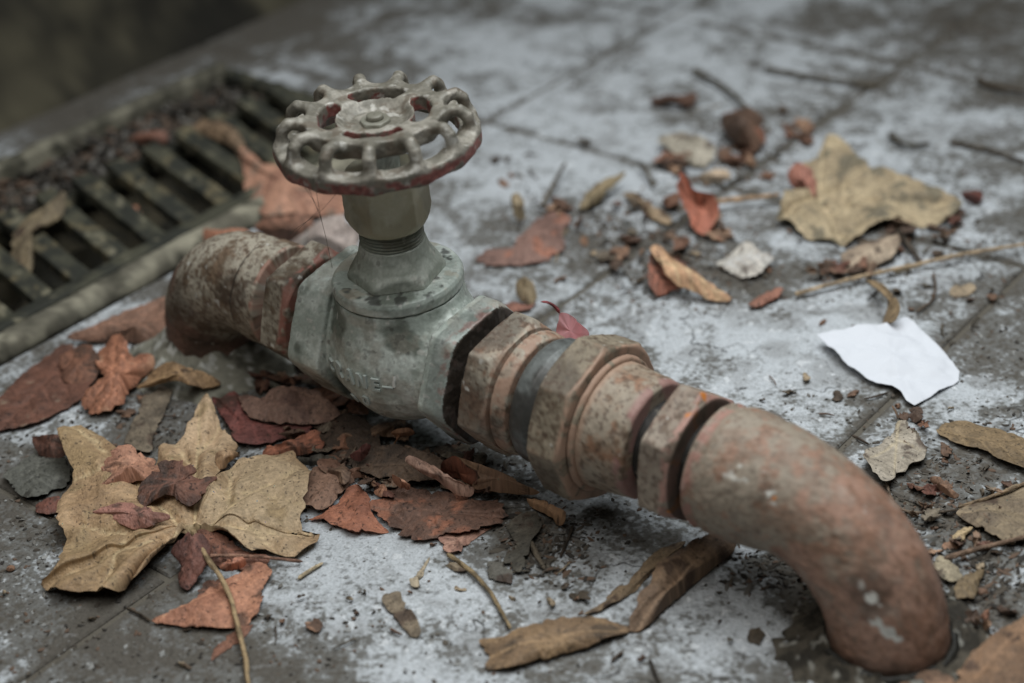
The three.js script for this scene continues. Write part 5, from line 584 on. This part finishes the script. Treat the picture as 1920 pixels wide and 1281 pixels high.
for (let k = 0; k < 120; k++) {
  const [sx, sy, rx, ry] = crumbSpots[k % crumbSpots.length], x = sx + (rc() - 0.5) * 2 * rx, y = sy + (rc() - 0.5) * 2 * ry, n = 6 + (rc() * 3 | 0), a0 = rc() * 6.28, L = 7 + rc() * rc() * 22, W = L * (0.3 + rc() * 0.45), out = [];
  for (let i = 0; i < n; i++) { const t = 2 * Math.PI * i / n, u = Math.cos(t) * L * (0.7 + 0.5 * rc()), v = Math.sin(t) * W * (0.7 + 0.5 * rc()); out.push([x + u * Math.cos(a0) - v * Math.sin(a0), y + (u * Math.sin(a0) + v * Math.cos(a0)) * 0.6]); }
  const where = x > 1600 ? 'right of the elbow' : y < 640 ? 'beyond the pipe' : 'in front of the pipe'; leaf('litter_crumb', `tiny brown leaf or bark crumb on the dusty floor ${where}`, { out, c: [x, y, 1.8], h: 0.8, vary: 3.2, res: 0.0009, rag: 0.0006, col: crumbCols[rc() * 6 | 0], cat: 'crumb', group: `crumbs on the floor ${where}` });
}
for (let k = 0; k < 46; k++) {
  const [sx, sy, rx, ry] = crumbSpots[(k * 5 + 3) % crumbSpots.length], x = sx + (rc() - 0.5) * 2.2 * rx, y = sy + (rc() - 0.5) * 2.2 * ry, a = rc() * 3.14, L = 8 + rc() * 22, dx = Math.cos(a) * L, dy = Math.sin(a) * L * 0.6;
  const where = x > 1600 ? 'right of the elbow' : y < 640 ? 'beyond the pipe' : 'in front of the pipe'; twig(`short thin stalk bit on the dusty floor ${where}`, [[x - dx, y - dy, 1], [x + (rc() - 0.5) * 8, y + (rc() - 0.5) * 5, 1.4], [x + dx, y + dy, 1]], 0.35 + rc() * 0.4, crumbCols[rc() * 6 | 0], { name: 'stalk_bit', cat: 'stalk', group: `stalk bits on the floor ${where}` });
}
// ------------------------------------------------------------------ loose grit nobody could count
{ const r = rng(9), g = new THREE.IcosahedronGeometry(1, 0), p = g.attributes.position; for (let i = 0; i < p.count; i++) { const k = 0.7 + 0.6 * hsh(Math.round(p.getX(i) * 50), Math.round(p.getY(i) * 50), Math.round(p.getZ(i) * 50)); p.setXYZ(i, p.getX(i) * k, p.getY(i) * k * 0.5, p.getZ(i) * k); } g.computeVertexNormals();
  const N = 15000, im = new THREE.InstancedMesh(g, new THREE.MeshStandardMaterial({ color: 0xffffff, roughness: 0.95 }), N), M = new THREE.Matrix4(), q = new THREE.Quaternion(), e = new THREE.Euler(), col = new THREE.Color(), cs = [[0.06, 0.05, 0.04], [0.10, 0.085, 0.068], [0.16, 0.15, 0.135], [0.04, 0.035, 0.03], [0.30, 0.30, 0.29], [0.13, 0.085, 0.06]];
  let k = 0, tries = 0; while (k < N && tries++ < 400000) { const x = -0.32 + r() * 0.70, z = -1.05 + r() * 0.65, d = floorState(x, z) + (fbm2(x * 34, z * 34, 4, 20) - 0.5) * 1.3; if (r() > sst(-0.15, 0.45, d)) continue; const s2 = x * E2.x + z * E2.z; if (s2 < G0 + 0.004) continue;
    const s = 0.00018 + 0.0009 * Math.pow(r(), 4); e.set((r() - 0.5) * 0.8, r() * 6.28, (r() - 0.5) * 0.8); q.setFromEuler(e); M.compose(new THREE.Vector3(x, s * 0.2, z), q, new THREE.Vector3(s * (0.7 + r() * 1.6), s * 0.7, s * (0.7 + r() * 0.6))); im.setMatrixAt(k, M); const c = cs[r() * 6 | 0]; im.setColorAt(k, col.setRGB(c[0], c[1], c[2])); k++; }
  im.count = k; im.name = 'floor_grit'; im.userData.kind = 'stuff'; im.userData.label = 'loose grit and dirt grains on the floor'; im.castShadow = im.receiveShadow = true; scene.add(im);
  // fine dark litter worked into the drifts
  const NL = 5200, fl = new THREE.InstancedMesh(g, new THREE.MeshStandardMaterial({ color: 0xffffff, roughness: 0.95 }), NL), spots = [[1230, 440, 150, 70], [1290, 510, 130, 50], [1400, 290, 130, 60], [1050, 410, 130, 60], [1700, 470, 170, 60], [1760, 930, 130, 120], [1850, 1080, 120, 100], [760, 880, 230, 60], [1020, 1020, 110, 70], [330, 830, 250, 140], [1480, 1060, 130, 90], [1560, 1170, 70, 60]];
  for (k = 0; k < NL; k++) { const [sx, sy, rx, ry] = spots[r() * spots.length | 0], w = at(sx + (r() + r() + r() - 1.5) * rx * 0.9, sy + (r() + r() + r() - 1.5) * ry * 0.9), s = 0.0003 + 0.0011 * r() * r(); e.set((r() - 0.5) * 1.2, r() * 6.28, (r() - 0.5) * 1.2); q.setFromEuler(e); M.compose(new THREE.Vector3(w.x, s * 0.3, w.z), q, new THREE.Vector3(s * (1 + r() * 3.5), s * 0.35, s)); fl.setMatrixAt(k, M); const c = cs[[0, 1, 3, 5, 1, 2][r() * 6 | 0]]; fl.setColorAt(k, col.setRGB(c[0], c[1], c[2])); }
  fl.name = 'leaf_dust'; fl.userData.kind = 'stuff'; fl.userData.label = 'fine dark crumbled leaf litter on the floor'; fl.castShadow = fl.receiveShadow = true; scene.add(fl);
  // twiggy dirt choking the back of the grate
  const m2 = new THREE.InstancedMesh(g, new THREE.MeshStandardMaterial({ color: 0xffffff, roughness: 1 }), 2600); k = 0; while (k < 2600) { const s1 = 0.2 + r() * 0.46, s2 = -0.745 - r() * 0.05, w = S(s1, s2), s = 0.0008 + 0.0022 * r() * r(); e.set((r() - 0.5) * 1.5, r() * 6.28, (r() - 0.5) * 1.5); q.setFromEuler(e); M.compose(new THREE.Vector3(w.x, -0.002 + 0.012 * r() * (0.4 + fbm2(s1 * 40, s2 * 40, 3, 3)), w.z), q, new THREE.Vector3(s * (1 + r() * 4), s, s)); m2.setMatrixAt(k, M); const c = cs[[0, 1, 3, 3, 2, 5][r() * 6 | 0]]; m2.setColorAt(k, col.setRGB(c[0], c[1], c[2])); k++; }
  m2.name = 'drain_dirt'; m2.userData.kind = 'stuff'; m2.userData.label = 'dark dirt and litter choking the back of the drain grate'; m2.castShadow = m2.receiveShadow = true; scene.add(m2); }
// old cobweb threads from the handwheel to the hexagon of the valve
{ const web = new THREE.Group(); web.name = 'cobweb'; scene.add(web); tag(web, 'thin old cobweb threads hanging from the handwheel to the pipe', 'cobweb'); const wm = new THREE.MeshStandardMaterial({ color: 0x6d675c, roughness: 0.9 });
  for (const pts of [[[592, 352, 132], [600, 400, 118], [612, 450, 98], [624, 508, 74]], [[575, 345, 134], [596, 395, 119], [606, 425, 108]], [[640, 352, 134], [602, 395, 120], [560, 425, 100], [540, 440, 84]], [[560, 335, 135], [585, 372, 126], [597, 395, 119]], [[597, 395, 119], [560, 430, 98], [548, 446, 84]]]) part('thread', new THREE.TubeGeometry(new THREE.CatmullRomCurve3(pts.map(([x, y, h]) => at(x, y, h / 1000))), 20, 0.00009, 4), wm, web); }
renderer.render(scene, camera);
